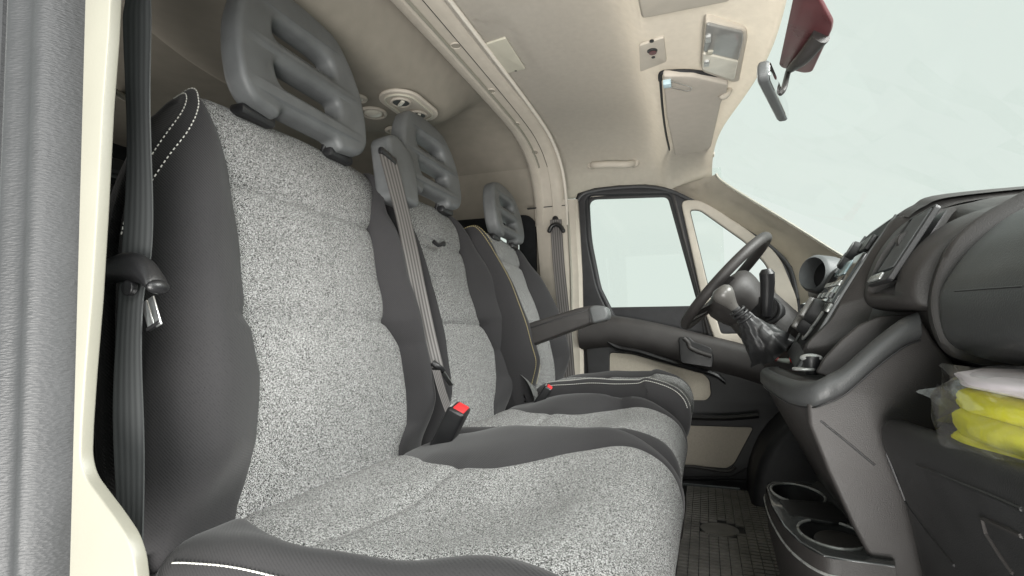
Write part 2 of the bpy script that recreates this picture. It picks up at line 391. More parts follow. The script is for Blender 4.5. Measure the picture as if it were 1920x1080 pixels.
def backrest(parent, base, top, H, exts, inss, hseams, bol, thick, stitch_j=None, N=230, label=None, thread='white'):
    base = Vector(base); top = Vector(top); up = (top-base).normalized(); fw = Vector((up.z, 0, -up.x))
    prof = [(0, -.05), (0, H*.25), (.0, H*.5), (-.004, H*.75), (-.010, H*.90), (-.028, H*.985), (-.062, H*1.008), (-thick+.03, H*.98), (-thick, H*.9), (-thick-.01, H*.5), (-thick, 0), (-thick+.01, -.06), (-.03, -.075)]
    e0 = smooth_table([(h, a) for h, a, b in exts]); e1 = smooth_table([(h, b) for h, a, b in exts])
    i0 = lerp_table([(h, a) for h, a in inss[0]]); i1 = lerp_table([(h, b) for h, b in inss[1]])
    def zz(h): return base.z+h*up.z
    ext = lambda p: (e0(zz(p.y)), e1(zz(p.y))); ins = lambda p: (i0(zz(p.y)), i1(zz(p.y)))
    front = lambda p, n: (n.x > -.3 and p.x > -.075 and p.y > -.055)
    def disp(y, p, n, f):
        if n.x < .0: return 0
        o = 0; z = zz(p.y); wgt = max(0, n.x)
        w = bol*(1-.65*sstep(base.z+.62*H, base.z+.97*H, z))*sstep(base.z-.02, base.z+.10, z)
        if y < f['a']:
            t = (f['a']-y)/max(.01, f['a']-f['y0']-.0); o += w*math.sin(min(1, t*1.15)*math.pi*.60)
        elif y > f['b']:
            t = (y-f['b'])/max(.01, f['y1']-f['b']); o += w*math.sin(min(1, t*1.15)*math.pi*.60)
        else:
            t = (y-f['a'])/(f['b']-f['a']); o += .010*math.sin(t*math.pi)**.7
            for hs in hseams: o -= .0075*math.exp(-((z-hs)/.007)**2)+.004*math.exp(-((z-hs)/.03)**2)
        o += .012*math.sin(max(0, min(1, (z-base.z)/.35))*math.pi)      # lumbar
        o += .0016*math.sin(y*37+z*23)*math.sin(z*31-y*11)
        return o*wgt
    tm = lambda d, y, h: base+up*h+fw*d+Vector((0, y, 0))
    st = None
    if stitch_j:
        st = [(j, (lambda p, n: n.x > -.2 and p.y > (.60*H if thread == 'white' else .02) and p.x > -.09), None, None) for j in stitch_j]
    b, g = pad('backrest', prof, N, ext, ins, front, disp, tm, (lambda p: .055-.033*sstep(.80*H, .97*H, p.y)), parent, st, thread=thread)
    if label: b['label'] = label
    return b
def cushion(parent, xb, xf, zt, zb, exts, inss, bol, dip, crossseams, stitch_j=None, N=220, thread='white', bn=1, bf=1):
    prof = [(xb-.012, zt-.055), (xb+.012, zt-.024), (xb+.05, zt-.008), (xb+.16, zt-.004), (xb+.32, zt-.002), (xf-.12, zt+.010), (xf-.055, zt-.003), (xf-.015, zt-.035), (xf, zt-.085), (xf-.012, zt-.145), (xf-.05, zb), (xf-.14, zb-.01), (xb+.1, zb), (xb-.02, zb), (xb-.05, zt-.08)]
    e0 = smooth_table([(h, a) for h, a, b in exts]); e1 = smooth_table([(h, b) for h, a, b in exts])
    i0 = smooth_table(inss[0]); i1 = smooth_table(inss[1])
    ext = lambda p: (e0(p.x), e1(p.x)); ins = lambda p: (i0(p.x if p.y > zt-.06 else xf), i1(p.x if p.y > zt-.06 else xf))
    front = lambda p, n: (n.y > -.35 and p.y > zb+.02 and p.x > xb+.0)
    def disp(y, p, n, f):
        if n.y < -.3: return 0
        o = 0; ft = 1-.75*sstep(xf-.16, xf-.02, p.x); bk = sstep(xb-.0, xb+.24, p.x)
        w = bol*ft*bk
        if y < f['a']: t = (f['a']-y)/max(.01, f['a']-f['y0']); o += bn*w*math.sin(min(1, t*1.2)*math.pi*.56)
        elif y > f['b']: t = (y-f['b'])/max(.01, f['y1']-f['b']); o += bf*w*math.sin(min(1, t*1.2)*math.pi*.56)
        else:
            t = (y-f['a'])/(f['b']-f['a'])
            o -= dip*math.sin(t*math.pi)**1.5*ft*bk
            for c in crossseams: o -= .004*math.exp(-((p.x-c)/.010)**2)
        o += .0018*math.sin(y*29+p.x*17)*math.sin(p.x*33-y*13)
        return o*max(0, min(1, n.y+.5))
    st = [(j, (lambda p, n: n.y > .2 and p.x > xb+.04), None, None) for j in stitch_j] if stitch_j else None
    return pad('seat_cushion', prof, N, ext, ins, front, disp, lambda d, y, h: Vector((d, y, h)), .05, parent, st, thread=thread)[0]

# ================================================================== SETTING: cab shell
YD = 2.12        # inner face of the driver's door
NY = .33         # inner face of the near (passenger) door pillar
fl = MB(); fl.box((-.8, 1.24, -.03), (3.6, 2.1, .05)); struct(fl.build('floor', 'rubber'))
# --- headliner (height field, cab part)
zs = smooth_table([(-.60, 1.30), (-.4, 1.302), (-.24, 1.295), (-.17, 1.282), (-.125, 1.245), (-.09, 1.232), (0, 1.226), (.08, 1.218), (.16, 1.20)])
def xe(y): return .165-.125*sstep(1.1, 2.06, y)**1.2-.05*sstep(.9, .3, y)
def side(y, x=0):
    o = 0
    if y > 1.72: t = min(1, (y-1.72)/(2.12-1.72)); o += (.15+.02*sstep(-.2, .1, x))*(1-math.sqrt(max(0, 1-t**2.2)))
    if y < .70: t = min(1, (.70-y)/.38); o += .15*(1-math.sqrt(max(0, 1-t**2.2)))
    return o
def zceil(x, y): return zs(x)-side(y, x)
rows = []
for i in range(71):
    s = i/70; r_ = []
    for j in range(111):
        y = .32+(2.118-.32)*j/110; x = -.535+(xe(y)+.535)*s
        z = zceil(x, y)
        if s > .95: z -= .012*((s-.95)/.05)**2
        r_.append(Vector((x, y, z)))
    rows.append(r_)
# flank down to the door opening on the driver side
for r_ in rows:
    p = r_[-1]
    lowz = 1.115-.0*p.x-(.03*sstep(-.2, .1, p.x))
    r_ += [Vector((p.x, 2.124+.012*k/4, p.z-(p.z-lowz)*k/4)) for k in (1, 2, 3, 4)]
mb = MB(); mb.grid(rows, -.012); headliner = struct(mb.build('ceiling', 'liner', angle=60))
# recessed pocket edge line: raised bead round the visor recess and rear lip at top of frame
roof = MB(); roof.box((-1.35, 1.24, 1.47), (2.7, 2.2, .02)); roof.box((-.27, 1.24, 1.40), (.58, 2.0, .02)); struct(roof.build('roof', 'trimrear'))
# rear ceiling
rows = []
for i in range(40):
    x = -.645-1.80*i/39; r_ = []
    for j in range(90):
        y = .34+1.80*j/89; z = 1.385-.12*(max(0, (y-1.8)/.34))**2.4-.12*(max(0, (.7-y)/.36))**2.4
        # lowered pod with the lamps
        q = ((x+.93)/.42)**2+((y-1.10)/.62)**2
        z -= .155*max(0, 1-sstep(.35, 1.25, q))*sstep(.645, .78, -x)
        r_.append(Vector((x, y, z)))
    rows.append(r_)
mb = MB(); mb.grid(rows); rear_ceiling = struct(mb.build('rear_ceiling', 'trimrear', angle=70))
# rear side wall (driver side) with the second-row window
M_side = YZX(2.15)
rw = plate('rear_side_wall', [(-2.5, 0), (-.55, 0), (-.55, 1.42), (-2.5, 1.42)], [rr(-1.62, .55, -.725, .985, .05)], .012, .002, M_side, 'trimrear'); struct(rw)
wf = plate('window_surround', rr(-1.70, .48, -.66, 1.06, .06), [rr(-1.60, .56, -.735, .978, .05)], .010, .004, YZX(2.13), 'rearblack', rw)
mb = MB(); mb.box((-1.16, 2.155, .77), (.95, .004, .5)); mb.build('window_pane', 'glass', rw)
mb = MB(); mb.tube([(-1.9, 2.135, 1.34), (-1.3, 2.134, 1.345), (-.66, 2.133, 1.35)], .003, 6); mb.build('wall_seam', 'rubber', rw)
nw = MB(); nw.box((-1.56, .345, .7), (1.72, .02, 1.42)); nw.box((-.66, .375, .42), (.05, .06, .84)); struct(nw.build('near_rear_wall', 'rearblack'))
bw = plate('rear_wall', [(.33, 0), (2.15, 0), (2.15, 1.42), (.33, 1.42)], [rr(1.18, .78, 1.537, .985, .04)], .012, .002, Matrix(((0, 0, 1, -2.42), (1, 0, 0, 0), (0, 1, 0, 0), (0, 0, 0, 1))), 'rearblack'); struct(bw)
gl = MB(); gl.box((-2.43, 1.36, .88), (.004, .40, .24)); gl.build('window_pane', 'glass', bw)
fd = MB(); fd.box((.78, 1.24, .32), (.02, 1.9, .75)); fd.box((.5, 2.155, .25), (.8, .02, .55)); fd.box((.55, .42, .35), (.4, .02, .6)); struct(fd.build('bulkhead', 'rubber'))
# ceiling rail in the rear on the near side
mb = MB(); a = on(196, 160, (0, 1, 0), (0, 1.05, 0)); b = on(262, 200, (0, 1, 0), (0, 1.45, 0)); mb.tube([a, b], .012, 10)
tag(mb.build('ceiling_rail', 'trim'), 'dim beige rail under the rear ceiling, glimpsed left of the near seat belt', 'rail')

mb = MB(); mb.box((-.25, .315, 1.235), (1.0, .05, .22), None, .015, 3); tag(mb.build('door_header_rail', 'cream'), 'cream painted roof rail above the open near doorway, just out of the picture', 'roof rail')
# --- roof bow over the B-pillars
path = [(.36, 1.14), (.42, 1.22), (.52, 1.27), (.7, 1.295), (1.0, 1.30), (1.4, 1.30), (1.7, 1.294), (1.84, 1.280), (1.95, 1.245), (2.03, 1.185), (2.075, 1.085), (2.088, 1.0)]
pp = catmull([(0, a, b) for a, b in path], 8)
def strip(xs, offs, pp):
    rows = []
    for i, p in enumerate(pp):
        t = (pp[min(i+1, len(pp)-1)]-pp[max(i-1, 0)]).normalized(); n = Vector((0, t.z, -t.y))   # pointing into the cab
        rows.append([Vector((x, 0, 0))+p+n*o for x, o in zip(xs, offs)])
    return rows
bow = thing('roof_bow', 'beige roof beam with a row of round screw recesses, crossing the ceiling', 'roof beam', (-.58, 1.24, 1.3))
mb = MB(); mb.grid(strip([-.665, -.655, -.64, -.618, -.612, -.606, -.575, -.572, -.556, -.54, -.525, -.52], [-.05, -.012, .004, .006, .0, .0, .0, .0065, .006, .004, -.008, -.04], pp), 0)
bow_m = mb.build('beam_cover', 'trim', bow, angle=50)
mb = MB(); mb.grid(strip([-.609, -.607, -.604, -.602], [.002, .0085, .0085, .002], pp[6:len(pp)-20])); mb.build('edge_ridge', 'cream', bow)
mb = MB(); mb.grid(strip([-.5725, -.5715, -.570, -.569], [.002, .0075, .0075, .002], pp[6:len(pp)-20])); mb.build('groove', 'rubber', bow)
for (x_, y_) in ((855, 85), (921, 170), (968, 232), (1003, 285)):
    l, n = hit(x_, y_, bow_m)
    if l is None: continue
    mb = MB(); ring_m = frame3(l+n*.001, n.orthogonal(), n.cross(n.orthogonal()))
    mb.tube([ring_m @ Vector((.0135*math.cos(a), .0135*math.sin(a), 0)) for a in [2*math.pi*k/28 for k in range(28)]], .0018, 8, True)
    rc = mb.build('screw_recess', 'trim', bow)
    mb = MB(); mb.cyl(l+n*.0005, n, .0118, .002); mb.build('recess_shade', 'trimrear', rc)  # recess shade put into a darker disc on the flat cover
# piping of the headliner against the bow
mb = MB(); mb.tube([v+Vector((.012, 0, -.004)) for v in [r[7]*1 for r in strip([0]*7+[-.527]+[0]*4, [0]*7+[.001]+[0]*4, pp)]], .006, 8)
mb.build('edge_piping', 'liner', bow)
# --- driver side B-pillar
bp_ = thing('door_pillar', 'beige trim pillar behind the driver door with a belt slot at head height', 'pillar', (-.58, 2.1, 0))
zz = [(1.10, 2.085, -.655, -.475), (1.0, 2.095, -.650, -.470), (.8, 2.10, -.635, -.462), (.6, 2.10, -.615, -.46), (.4, 2.10, -.60, -.46), (.1, 2.10, -.59, -.46)]
rows = [[Vector((x0-.0, y+.05, z)), Vector((x0, y, z)), Vector((x0+.02, y-.008, z)), Vector((x1-.05, y-.010, z)), Vector((x1-.035, y-.002, z)), Vector((x1-.012, y-.002, z)), Vector((x1, y+.008, z)), Vector((x1, y+.05, z))] for z, y, x0, x1 in zz]
mb = MB(); mb.grid(rows); bpm = mb.build('pillar_trim', 'trim', bp_, angle=30)
mb = MB(); mb.tube([(r[4].x-.006, r[4].y-.006, r[4].z) for r in rows], .005, 8); mb.build('pillar_bead', 'cream', bp_)
mb = MB(); mb.box((-.60, 2.083, 1.075), (.17, .012, .004)); mb.build('pillar_joint', 'dashdark', bp_)
mb = MB()
for q in ((1020, 377), (1041, 373)):
    l, n = hit(*q, bpm)
    if l: mb.cyl(l, n, .004, .004)
mb.build('screw_hole', 'black', bp_)
# --- A-pillar
up_px = [(1340, 328), (1352, 342), (1400, 373), (1450, 403), (1500, 434), (1560, 472), (1640, 520)]
lo_px = [(1255, 345), (1305, 368), (1352, 392), (1400, 420), (1450, 452), (1488, 490), (1502, 560)]
rows = []
U_ = catmull([AY(*q, 2.00) for q in up_px], 6); L_ = catmull([AY(q[0]-4, q[1]+12, 2.128) for q in lo_px], 6)
for k in range(9):
    t = k/8; rows.append([u.lerp(l, t)+Vector((0, -.012, .0))*math.sin(t*math.pi) for u, l in zip(U_, L_)])
rows.insert(0, [u+Vector((.012, .03, .01)) for u in U_])
ap = thing('windshield_pillar', 'slanting beige trim pillar between windshield and driver door window', 'pillar', tuple(L_[-1]))
mb = MB(); mb.grid(rows, .004); mb.build('pillar_trim', 'trim', ap, angle=60)
mb = MB(); mb.tube([u+Vector((.004, -.004, .003)) for u in U_], .0045, 8); mb.build('edge_piping', 'cream', ap)
# --- windshield
def wline(y, t):
    top = Vector((xe(y)+.002, y, zceil(xe(y), y)-.004)); bot = Vector((1.05-.25*((y-1.24)/.9)**2, y, .70)); return top.lerp(bot, t)
rows = [[wline(.36+1.72*j/30, i/12) for j in range(31)] for i in range(13)]
mb = MB(); mb.grid(rows, .004); ws = tag(mb.build('windshield', 'glass'), 'large clear raked windshield with only pale sky behind it', 'windshield')

# ================================================================== DRIVER'S DOOR
def PX(L, y): return [(AY(a, b, y).x, AY(a, b, y).z) for a, b in L]
door = thing('driver_door', 'closed driver door seen from inside, black frame, beige inserts and two windows', 'door', (-.1, YD, .05))
outer = PX([(1073, 700), (1072, 560), (1068, 470), (1070, 395), (1083, 362), (1115, 352), (1160, 347), (1210, 345), (1255, 352), (1305, 374), (1352, 399), (1400, 428), (1450, 460), (1486, 500), (1500, 560), (1505, 640), (1500, 760), (1440, 900), (1100, 900)], YD)
win = roundpoly(PX([(1098, 366), (1255, 363), (1322, 600), (1328, 640), (1144, 592), (1120, 545), (1100, 450)], YD), [.035, .02, .01, .01, .03, .05, .05])
quarter = roundpoly(PX([(1286, 383), (1315, 385), (1400, 436), (1452, 480), (1484, 570), (1480, 650), (1345, 640), (1332, 580)], YD), [.03, .03, .02, .05, .03, .03, .02, .01])
plate('door_frame', outer, [win, quarter], .014, .007, YZX(YD+.012), 'rubber', door)
# weather seal bead
mb = MB(); sl = catmull([AY(a, b, YD-.006) for a, b in [(1079, 690), (1078, 560), (1074, 470), (1076, 400), (1090, 367), (1118, 357), (1160, 352), (1210, 350), (1255, 357), (1302, 379), (1350, 405), (1398, 433), (1446, 464), (1481, 503), (1495, 560)]], 6)
mb.tube(sl, .0075, 8); mb.build('door_seal', 'seal', door)
inner = roundpoly(PX([(1103, 372), (1251, 367), (1316, 600), (1320, 640), (1150, 592), (1127, 545), (1108, 450)], YD), [.035, .02, .01, .01, .03, .05, .05])
wo = roundpoly(PX([(1090, 361), (1264, 358), (1334, 610), (1338, 650), (1138, 600), (1110, 550), (1090, 450)], YD), [.035, .02, .01, .01, .03, .05, .05])
wfr = plate('window_frame', wo, [inner], .006, .003, YZX(YD+.022), 'dashdark', door)
gch = MB(); gch.tube([AY(a, b, YD+.02) for a, b in [(1100, 368), (1104, 450), (1122, 540), (1152, 600)]], .012, 10); gch.build('glass_channel', 'rubber', wfr)
mb = MB(); mb.tube([AY(a, b, YD+.004) for a, b in [(1262, 362), (1292, 480), (1330, 625)]], .008, 10); mb.build('window_post', 'dash', door)
mb = MB(); mb.box(((win[0][0]+.22), YD+.03, .88), (.60, .004, .62)); mb.build('window_pane', 'glass', door)
qo = roundpoly(PX([(1276, 376), (1318, 376), (1402, 432), (1460, 478), (1494, 560), (1500, 650), (1345, 652), (1320, 580)], YD-.004), [.03, .03, .02, .05, .03, .03, .02, .01])
qi = roundpoly(PX([(1293, 394), (1312, 394), (1398, 455), (1440, 500), (1462, 590), (1455, 625), (1352, 626), (1338, 580)], YD-.004), [.015, .02, .02, .03, .03, .03, .01, .01])
plate('quarter_window_frame', qo, [qi], .012, .006, YZX(YD-.004), 'trim', door)
mb = MB(); mb.tube([Vector((a, YD-.004, b)) for a, b in qi], .0022, 6, True); mb.build('quarter_window_gasket', 'rubber', door)
# lower trim: waist roll, pocket, inserts
sill = catmull([AY(a, b, YD-.03) for a, b in [(1085, 598), (1140, 592), (1200, 600), (1260, 613), (1320, 628), (1390, 645), (1460, 668), (1520, 690)]], 5)
rows = []
for p in sill:
    rows.append([p+Vector((0, dy, dz)) for dy, dz in ((.05, -.012), (.035, .0), (.012, .002), (-.004, -.008), (-.012, -.03), (-.012, -.075), (-.002, -.10), (.012, -.12), (.03, -.13))])
mb = MB(); mb.grid(rows); mb.build('waist_trim', 'dash', door, angle=60)
lower = PX([(1095, 600), (1150, 603), (1260, 624), (1390, 655), (1500, 690), (1490, 760), (1428, 860), (1372, 893), (1120, 893)], YD)
hole1 = roundpoly(PX([(1144, 661), (1186, 664), (1250, 682), (1316, 699), (1330, 712), (1333, 740), (1324, 750), (1144, 748)], YD), .014)
hole2 = roundpoly(PX([(1120, 794), (1250, 796), (1412, 801), (1376, 868), (1362, 877), (1250, 868), (1120, 866)], YD), .012)
plate('door_panel', lower, [hole1, hole2], .012, .004, YZX(YD), 'dashdark', door)
for hh in (hole1, hole2):
    cx = sum(p[0] for p in hh)/len(hh); cz0 = sum(p[1] for p in hh)/len(hh)
    plate('beige_insert', [(cx+(a-cx)*1.04, cz0+(b-cz0)*1.06) for a, b in hh], [], .002, .0005, YZX(YD-.005), 'insetb', door)
mb = MB(); mb.box((0.1, YD+.035, .33), (1.2, .03, .66)); mb.build('door_skin', 'rubber', door)
mb = MB(); mb.grid([[p+Vector((0, dy, dz)) for dy, dz in ((.01, .012), (-.016, .008), (-.022, 0), (-.016, -.010), (.01, -.014))] for p in catmull([AY(a, b, YD-.01) for a, b in [(1140, 640), (1160, 652), (1200, 660), (1250, 676), (1300, 690), (1340, 702), (1360, 716)]], 5)]); mb.build('armrest_edge', 'black', door)
mb = MB(); mb.grid([[p+Vector((0, dy, dz)) for dy, dz in ((.01, .006), (-.05, .008), (-.06, 0), (-.05, -.010), (.01, -.014))] for p in catmull([AY(a, b, YD-.01) for a, b in [(1190, 773), (1250, 776), (1350, 780), (1420, 775)]], 5)]); mb.build('door_pocket', 'black', door)
mb = MB(); mb.tube(catmull([AY(a, b, YD-.02) for a, b in [(1240, 873), (1300, 875), (1362, 884), (1378, 876)]], 4), .006, 8); mb.build('sill_strip', 'dash', door)
# inner handle
hb = plate('handle_recess', roundpoly(PX([(1272, 632), (1292, 631), (1300, 640), (1334, 652), (1338, 668), (1336, 690), (1276, 680)], YD-.03), .012), [], .01, .004, YZX(YD-.04), 'black', door)
mb = MB(); mb.tube(catmull([AY(a, b, YD-.06) for a, b in [(1282, 634), (1290, 642), (1294, 652), (1310, 660), (1334, 668)]], 5), .008, 10); mb.build('door_handle', 'dash', hb)

# grab handle on the headliner flank
gh = thing('grab_handle', 'beige curved grab handle on the headliner above the driver door', 'grab handle', tuple(AY(1150, 308, 2.03)))
a = AY(1108, 309, 2.05); b = AY(1188, 305, 2.05)
mb = MB(); mb.tube(catmull([a+Vector((0, .05, .012)), a+Vector((.006, .012, .002)), a+Vector((.03, -.008, -.006)), a.lerp(b, .5)+Vector((0, -.012, -.006)), b+Vector((-.03, -.008, -.006)), b+Vector((-.006, .012, .002)), b+Vector((0, .05, .012))], 6), .014, 12)
mb.build('grip', 'trim', gh)
for p in (a, b):
    mb = MB(); mb.ball(p+Vector((0, .022, .006)), (.02, .014, .018)); mb.build('end_cap', 'trim', gh)

# ================================================================== SEATS
def headrest(parent, yc, x0, zb, w=.345, h=.250, t=.046):
    """loop headrest with two slots; local x = across, y = up, z = thickness"""
    k = w/.355
    out = [(-.145*k, 0), (-.085*k, -.008), (-.075*k, .012), (.075*k, .012), (.085*k, -.008), (.150*k, 0), (.172*k, .03), (.176*k, .32*h), (.170*k, .55*h), (.148*k, .77*h), (.11*k, h-.008), (.05*k, h+.004), (0, h+.007), (-.05*k, h+.004), (-.11*k, h-.008), (-.148*k, .77*h), (-.170*k, .55*h), (-.176*k, .32*h), (-.170*k, .03)]
    out = roundpoly(out, .022)
    g = h/.26
    s1 = roundpoly([(-.078*k, .058*g), (.090*k, .058*g), (.096*k, .101*g), (-.088*k, .101*g)], .018*g)
    s2 = roundpoly([(-.084*k, .147*g), (.092*k, .147*g), (.086*k, .184*g), (.05*k, .193*g), (-.05*k, .193*g), (-.076*k, .185*g)], .018*g)
    Mx = frame3((x0, yc, zb), (0, 1, 0), (-.16, 0, .987))
    hr = plate('headrest', out, [s1, s2], t/2, .012, Mx, 'headrest', parent, angle=60)
    # curve the front forward slightly at the sides for a cupped look
    for v in hr.data.vertices:
        dy = (v.co.y-yc)/.17; v.co.x += .012*dy*dy
    zsg = -1 if (Mx.to_3x3() @ Vector((0, 0, 1))).x > 0 else 1
    for sgn in (-1, 1):
        mb = MB(); mb.tube([Mx @ Vector((sgn*.08*k, -.05, zsg*.034)), Mx @ Vector((sgn*.08*k, .012, zsg*.012))], .006, 10); mb.build('headrest_post', 'black', hr)
        mb = MB(); mb.box(Mx @ Vector((sgn*.112*k, -.006, zsg*.010)), (.032, .075*k, .020), Mx.to_3x3() @ Matrix.Rotation(R(90), 3, 'Y') if False else None, .006); mb.build('tab_underside', 'black', hr)  # black block stands for the dark underside of the headrest tab
    return hr
bench = thing('van_bench', 'near two-place passenger seat, speckled grey centres with charcoal bolsters, loop headrests', 'van seat', (-.35, 1.0, .05))
# near place
backrest(bench, (-.60, 0, .316), (-.70, 0, .925), .622,
         [(.25, .455, 1.10), (.33, .452, 1.10), (.45, .455, 1.092), (.6, .463, 1.07), (.70, .475, 1.055), (.78, .495, 1.055), (.84, .520, 1.045), (.89, .548, 1.048), (.94, .570, 1.045)],
         ([(.25, .555), (.32, .572), (.40, .606), (.49, .620), (.556, .612), (.575, .598), (.60, .606), (.67, .614), (.80, .608), (.86, .598), (.905, .575), (.95, .56)],
          [(.25, .955), (.32, .975), (.36, 1.01), (.43, 1.018), (.525, 1.006), (.578, .972), (.62, .978), (.70, .978), (.777, .978), (.84, 1.0), (.92, 1.032), (.95, 1.035)]),
         (.578, .785), .058, .125, (lambda p: .1+2.2*sstep(.58*.61, 1.0*.61, p.y), lambda p: .5+4.2*sstep(.58*.61, 1.0*.61, p.y)))
cushion(bench, -.585, -.045, .335, .14,
        [(-.7, .43, 1.115), (-.5, .42, 1.12), (-.3, .40, 1.12), (-.12, .41, 1.10), (-.05, .44, 1.07), (0, .46, 1.05)],
        ([(-.7, .57), (-.60, .56), (-.50, .505), (-.40, .468), (-.30, .465), (-.20, .485), (-.12, .475), (-.06, .46), (0, .46)],
         [(-.7, .93), (-.58, .93), (-.50, .875), (-.465, .845), (-.41, .842), (-.355, .842), (-.33, .855), (-.28, .93), (-.22, 1.0), (-.14, 1.035), (-.08, 1.03), (0, 1.0)]),
        .045, .020, (-.40,), (1.0, 3.0), bn=.4, bf=.7)
headrest(bench, .781, -.700, .925, .345, .26)
# middle place
backrest(bench, (-.60, 0, .316), (-.70, 0, .925), .612,
         [(.25, 1.145, 1.60), (.33, 1.14, 1.63), (.45, 1.14, 1.65), (.6, 1.135, 1.63), (.70, 1.12, 1.60), (.78, 1.11, 1.56), (.84, 1.095, 1.52), (.90, 1.085, 1.46), (.94, 1.09, 1.42)],
         ([(.25, 1.20), (.35, 1.19), (.47, 1.18), (.58, 1.16), (.70, 1.16), (.80, 1.14), (.9, 1.12), (.95, 1.12)],
          [(.25, 1.49), (.35, 1.505), (.42, 1.545), (.50, 1.55), (.58, 1.50), (.60, 1.475), (.68, 1.455), (.78, 1.45), (.82, 1.455), (.87, 1.45), (.95, 1.41)]),
         (.578, .80), .050, .125)
cushion(bench, -.585, -.055, .343, .14,
        [(-.7, 1.13, 1.585), (-.5, 1.13, 1.60), (-.3, 1.13, 1.595), (-.12, 1.13, 1.57), (-.05, 1.13, 1.55), (0, 1.14, 1.53)],
        ([(-.7, 1.12), (-.4, 1.12), (0, 1.12)],
         [(-.7, 1.52), (-.60, 1.51), (-.52, 1.47), (-.46, 1.43), (-.36, 1.42), (-.31, 1.45), (-.24, 1.53), (-.16, 1.56), (-.08, 1.54), (0, 1.50)]),
        .042, .008, (-.40,), bn=0)
headrest(bench, 1.272, -.700, .918, .322, .228)
mb = MB(); mb.box((-.36, 1.0, .09), (.42, 1.05, .16), None, .02); mb.build('seat_base', 'black', bench)
# belt guide housing on the inner shoulder
bgd = plate('belt_guide', roundpoly([(-.055, -.07), (.058, -.07), (.060, .045), (.038, .075), (-.015, .098), (-.055, .080)], .02), [], .028, .012, frame3((-.685, 1.075, .925), (0, 1, 0), (-.16, 0, .987)), 'headrest', bench)
mb = MB(); mb.box(AX(727, 293, -.652), (.012, .062, .016), Matrix.Rotation(R(-10), 3, 'X'), .004); mb.build('belt_slot', 'black', bgd)
# pull loop on the middle backrest
mb = MB(); c = AX(822, 459, -.655); mb.tube(catmull([c+Vector((0, -.028, .004)), c+Vector((.006, -.01, -.003)), c+Vector((.01, .012, .006)), c+Vector((.004, .024, .004))], 5), .0055, 8); mb.build('pull_strap', 'black', bench)
# folding armrest on the middle place
arm = plate('armrest', roundpoly(PX([(946, 622), (1000, 603), (1085, 577), (1112, 572), (1134, 575), (1140, 590), (1136, 600), (1108, 607), (1040, 632), (955, 664), (948, 655)], 1.60), .012), [], .030, .008, YZX(1.625), 'dash', bench)
mb = MB(); mb.cyl(AY(961, 641, 1.60)+Vector((0, -.008, 0)), (0, 1, 0), .010, .006, bev=.001); mb.build('pivot_cap', 'black', arm)
aa, bb, ac = AY(958, 633, 1.597), AY(1108, 588, 1.597), AY(1106, 603, 1.597)
mb = MB(); mb.tube([AY(952, 628, 1.594), AY(1104, 580, 1.594), AY(1106, 604, 1.594)], .0016, 6); mb.build('panel_seam', 'black', arm)
plate('end_pad', roundpoly(PX([(1103, 576), (1115, 572), (1135, 574), (1141, 590), (1137, 600), (1110, 607)], 1.588), .010), [], .034, .008, YZX(1.622), 'headrest', arm)
# driver seat
drv = thing('van_seat', 'far single driver seat with speckled grey centre, standing beyond the folded armrest', 'van seat', (-.35, 1.8, .05))
backrest(drv, (-.52, 0, .37), (-.655, 0, .90), .545,
         [(.30, 1.60, 2.0), (.40, 1.58, 2.03), (.50, 1.565, 2.04), (.6, 1.55, 2.03), (.70, 1.535, 1.99), (.78, 1.52, 1.95), (.84, 1.50, 1.91), (.89, 1.505, 1.875), (.94, 1.53, 1.86)],
         ([(.30, 1.67), (.40, 1.67), (.50, 1.65), (.60, 1.625), (.70, 1.605), (.80, 1.575), (.86, 1.56), (.92, 1.55)],
          [(.30, 1.86), (.38, 1.90), (.46, 1.93), (.54, 1.92), (.60, 1.89), (.70, 1.87), (.80, 1.86), (.86, 1.865), (.92, 1.86)]),
         (.58, .80), .055, .12, (4.6, 7.0), thread='ochre')
cushion(drv, -.525, -.045, .405, .22,
        [(-.7, 1.62, 2.03), (-.4, 1.61, 2.05), (-.12, 1.60, 2.05), (0, 1.62, 2.03)],
        ([(-.7, 1.72), (-.4, 1.70), (-.25, 1.68), (-.12, 1.655), (-.07, 1.65), (0, 1.64)],
         [(-.7, 1.92), (-.45, 1.90), (-.3, 1.93), (-.12, 1.99), (0, 2.0)]),
        .018, .02, (-.33,), (4.0, 6.4), thread='white')
headrest(drv, 1.745, -.655, .885, .295, .195)
mb = MB(); mb.box((-.3, 1.82, .12), (.42, .38, .20), None, .02); mb.build('seat_base', 'black', drv)
cv = MB(); cv.grid([[p+Vector((0, dy, 0)) for dy in (-.02, .03)] for p in catmull([AY(958, 705, 1.60), AY(972, 698, 1.60), AY(990, 712, 1.60), AY(1003, 738, 1.60), AY(1006, 760, 1.60)], 6)], .004)
cv.build('recliner_cover', 'silver', drv)
mb = MB(); mb.box(AY(968, 728, 1.615), (.07, .04, .08), None, .015); mb.build('recliner_housing', 'black', drv)
